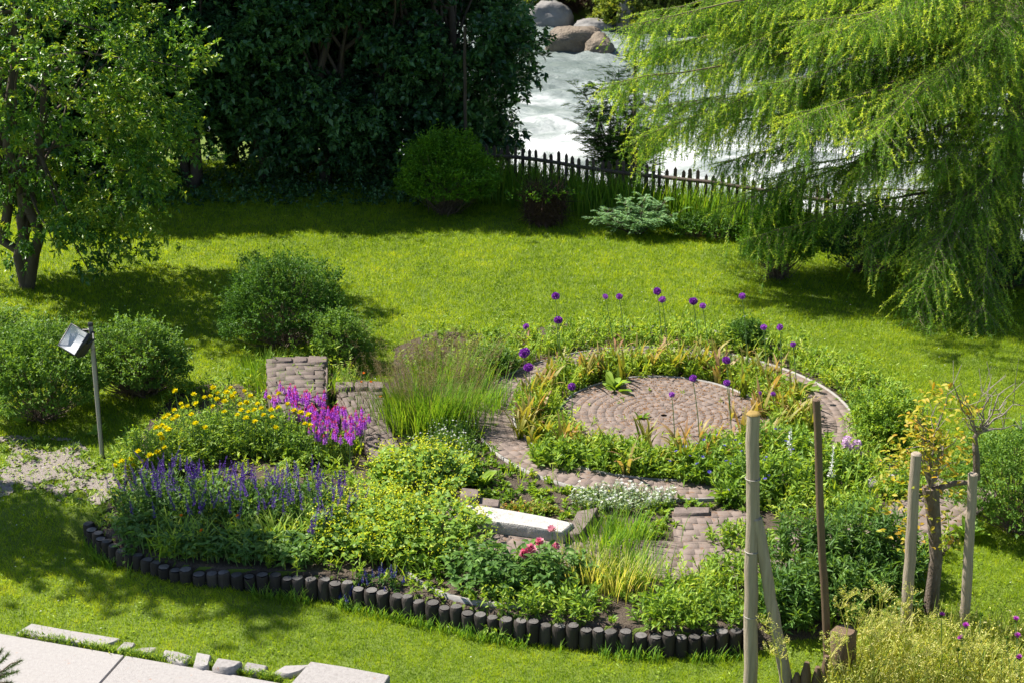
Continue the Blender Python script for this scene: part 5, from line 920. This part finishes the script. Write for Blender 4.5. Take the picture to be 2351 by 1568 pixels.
bb = At(1932, 1580, FRONT); t = thing('old_log', 'thick weathered brown log stump among dry yellow herbs', 'stump', bb); v = AtY(1938, 1445, bb[1]) - bb; g = Geo(); tube(g, [[0, 0, -.1], v * .5, v * .95, v], [.15, .145, .15, .12], 14, jit=.06); part('shaft', g, M_POLED, t, True)
for i, (px, py) in enumerate([(1852, 1520), (1878, 1530), (1898, 1505), (1830, 1545), (1920, 1520)]):
    q = AtY(px, py, bb[1] - .1) ; g = Geo(); f0 = np.array([q[0], q[1], FRONT - .05]); tube(g, [f0, q * .6 + f0 * .4, q], [.07, .065, .03], 9, jit=.08); single('broken_stake', g, M_POLED, ['short splintered stake left of the old log', 'short splintered stake close to the brown pole foot', 'pointed splintered stake just left of the old log', 'lowest splintered stake beside the brace post', 'slim splintered stake leaning on the old log'][i], 'stake', 'splintered stakes by the old log', True)

# ------------------------------------------------------------------ dry yellow herbs and thistles in the near right corner
g = Geo(); n = 5200; px = rng.uniform(1900, 2480, n); py = rng.uniform(1500, 1760, n); k = py > 1500 + 170 * np.clip((1960 - px) / 100, 0, 1) - 10 * noise(px, py, .02); px, py = px[k], py[k]; P = np.array([At(a, c, FRONT) for a, c in zip(px, py)]); P[:, 2] = hgt(P[:, 0], P[:, 1])
straps(g, P, rng.uniform(0, 6.28, len(P)), .25 + .45 * rng.random(len(P)), .013, lean=.1, bend=.8, segs=4, tint=np.clip(.3 + .3 * rng.normal(size=len(P)), 0, 1))
idx = rng.integers(0, len(P), 1500); A = P[idx]; H = .35 + .4 * rng.random(len(A)); B = A + np.stack([rng.normal(0, .12, len(A)), rng.normal(0, .12, len(A)), H], 1); sticks(g, A, B, .003, .002, tint=.4); twigleaves(g, A, B, 9, .05, .016, tint=.35 + .4 * rng.random(len(A)), t0=.35)
stuff('dry_grass', g, G_DRY)
UM = [(1700, 1400 + 150, 1725, 1385), (1820, 1640, 1770, 1440), (1990, 1600, 1975, 1390), (2030, 1600, 2020, 1365), (2060, 1600, 2085, 1375), (2100, 1620, 2040, 1420), (1960, 1600, 1935, 1375), (2150, 1600, 2130, 1440), (2210, 1620, 2190, 1455), (2020, 1640, 1990, 1450), (2270, 1640, 2250, 1480), (2110, 1640, 2095, 1500), (2320, 1650, 2310, 1500), (1915, 1640, 1905, 1480)]
for i, (bx, by, tx, ty) in enumerate(UM[1:]):
    b = At(bx, by, FRONT); tp = AtY(tx, ty, b[1] - .1) - b; t = thing('umbel_plant', 'dry yellow green umbel plant in the near right corner', 'herb', b, 'dry umbel plants in the near right corner'); g, gf = Geo(), Geo(); tube(g, limbcurve(np.zeros(3), tp, .03, 6, .1), np.linspace(.009, .005, 6), 5)
    for u in (.55, .7, .82, .92, 1.0):
        gf = Geo()
        c = tp * u; e = c + (rng.normal(0, .14, 3) + [0, 0, .12]) * (1.25 - u * .9); sticks(g, c[None], e[None], .005, .003); m = 16; a = rng.uniform(0, 6.28, m); tips = e + np.stack([np.cos(a), np.sin(a), .9 + .3 * rng.random(m)], 1) * (.10 * (.5 + .6 * rng.random((m, 1)))); sticks(g, np.repeat(e[None], m, 0), tips, .0018, .0012); Q = np.repeat(tips, 7, 0) + rng.normal(0, .012, (m * 7, 3)); leaves(gf, Q, rdir(m * 7), .015, .011, roll=1.5); part('umbel', gf, G_DRY, t)
    part('stem', g, G_DRY, t)
g = Geo(); d = rdir(90); d[:, 2] = np.abs(d[:, 2]) + .3; needles(g, d * .01 + [0, 0, .01], d, .045, .012); M_TH = g.mesh('thistle_brush', P_THIST)
g = Geo(); d = rdir(120); leaves(g, d * .016 - [0, 0, .012], d * .3 + [0, 0, .7], .022, .012, roll=1.5, droop=0); M_THB = g.mesh('thistle_bulb', G_TALL)
for px, py, op, lb in [(2217, 1437, 1, 'brightest magenta thistle in front of the right tree stake'), (2207, 1467, 1, 'pale thistle just below the brightest one'), (2162, 1414, 1, 'half open thistle between the two tree stakes'), (2332, 1423, 1, 'magenta thistle near the right edge on the highest stem'), (2335, 1460, 1, 'pale thistle below the magenta one at the right edge'), (2253, 1410, 0, 'closed brown thistle bud right of the right stake'), (2311, 1463, 0, 'closed dark thistle bud near the right edge'), (2200, 1490, 0, 'small closed thistle bud left of the right stake foot'), (2340, 1510, 1, 'lilac thistle lowest at the right edge'), (2297, 1478, 0, 'small purple thistle bud beside the dark closed bud')]:
    b = At(px + 6, 1625, FRONT); q = AtY(px, py, b[1]) - b; t = thing('thistle', lb, 'thistle', b, 'thistles in the near right corner'); g = Geo(); tube(g, limbcurve(np.zeros(3), q, .02, 6, .1), .005, 5); part('stem', g, G_STEM, t); link('bulb', M_THB, t, q, None, 1.0)
    if op: link('brush', M_TH, t, q, (random.gauss(0, .3), random.gauss(0, .3), 0), .85)
# pine twig intruding at the lower left corner
b = At(-60, 1600, FRONT); t = thing('dwarf_pine', 'dwarf pine twigs at the lower left corner over the terrace', 'shrub', b); g, gn = Geo(), Geo()
for px, py, dy in [(20, 1500, -.1), (50, 1515, 0), (15, 1545, -.1), (5, 1490, .1), (40, 1540, -.2), (-20, 1480, 0), (-30, 1530, 0), (25, 1565, -.2)]:
    q = AtY(px, py, b[1] + dy) - b; tube(g, limbcurve(np.array([0, 0, .1]), q, .05, 6, .1), np.linspace(.014, .006, 6), 5); m = 260; u = .55 + .45 * rng.random((m, 1)); p = q * u + np.array([0, 0, .1]) * (1 - u); needles(gn, p, norm(q)[None] * .8 + rdir(m), .06, .006)
part('branchwork', g, M_TWIG, t); part('needles', gn, G_PINE, t)
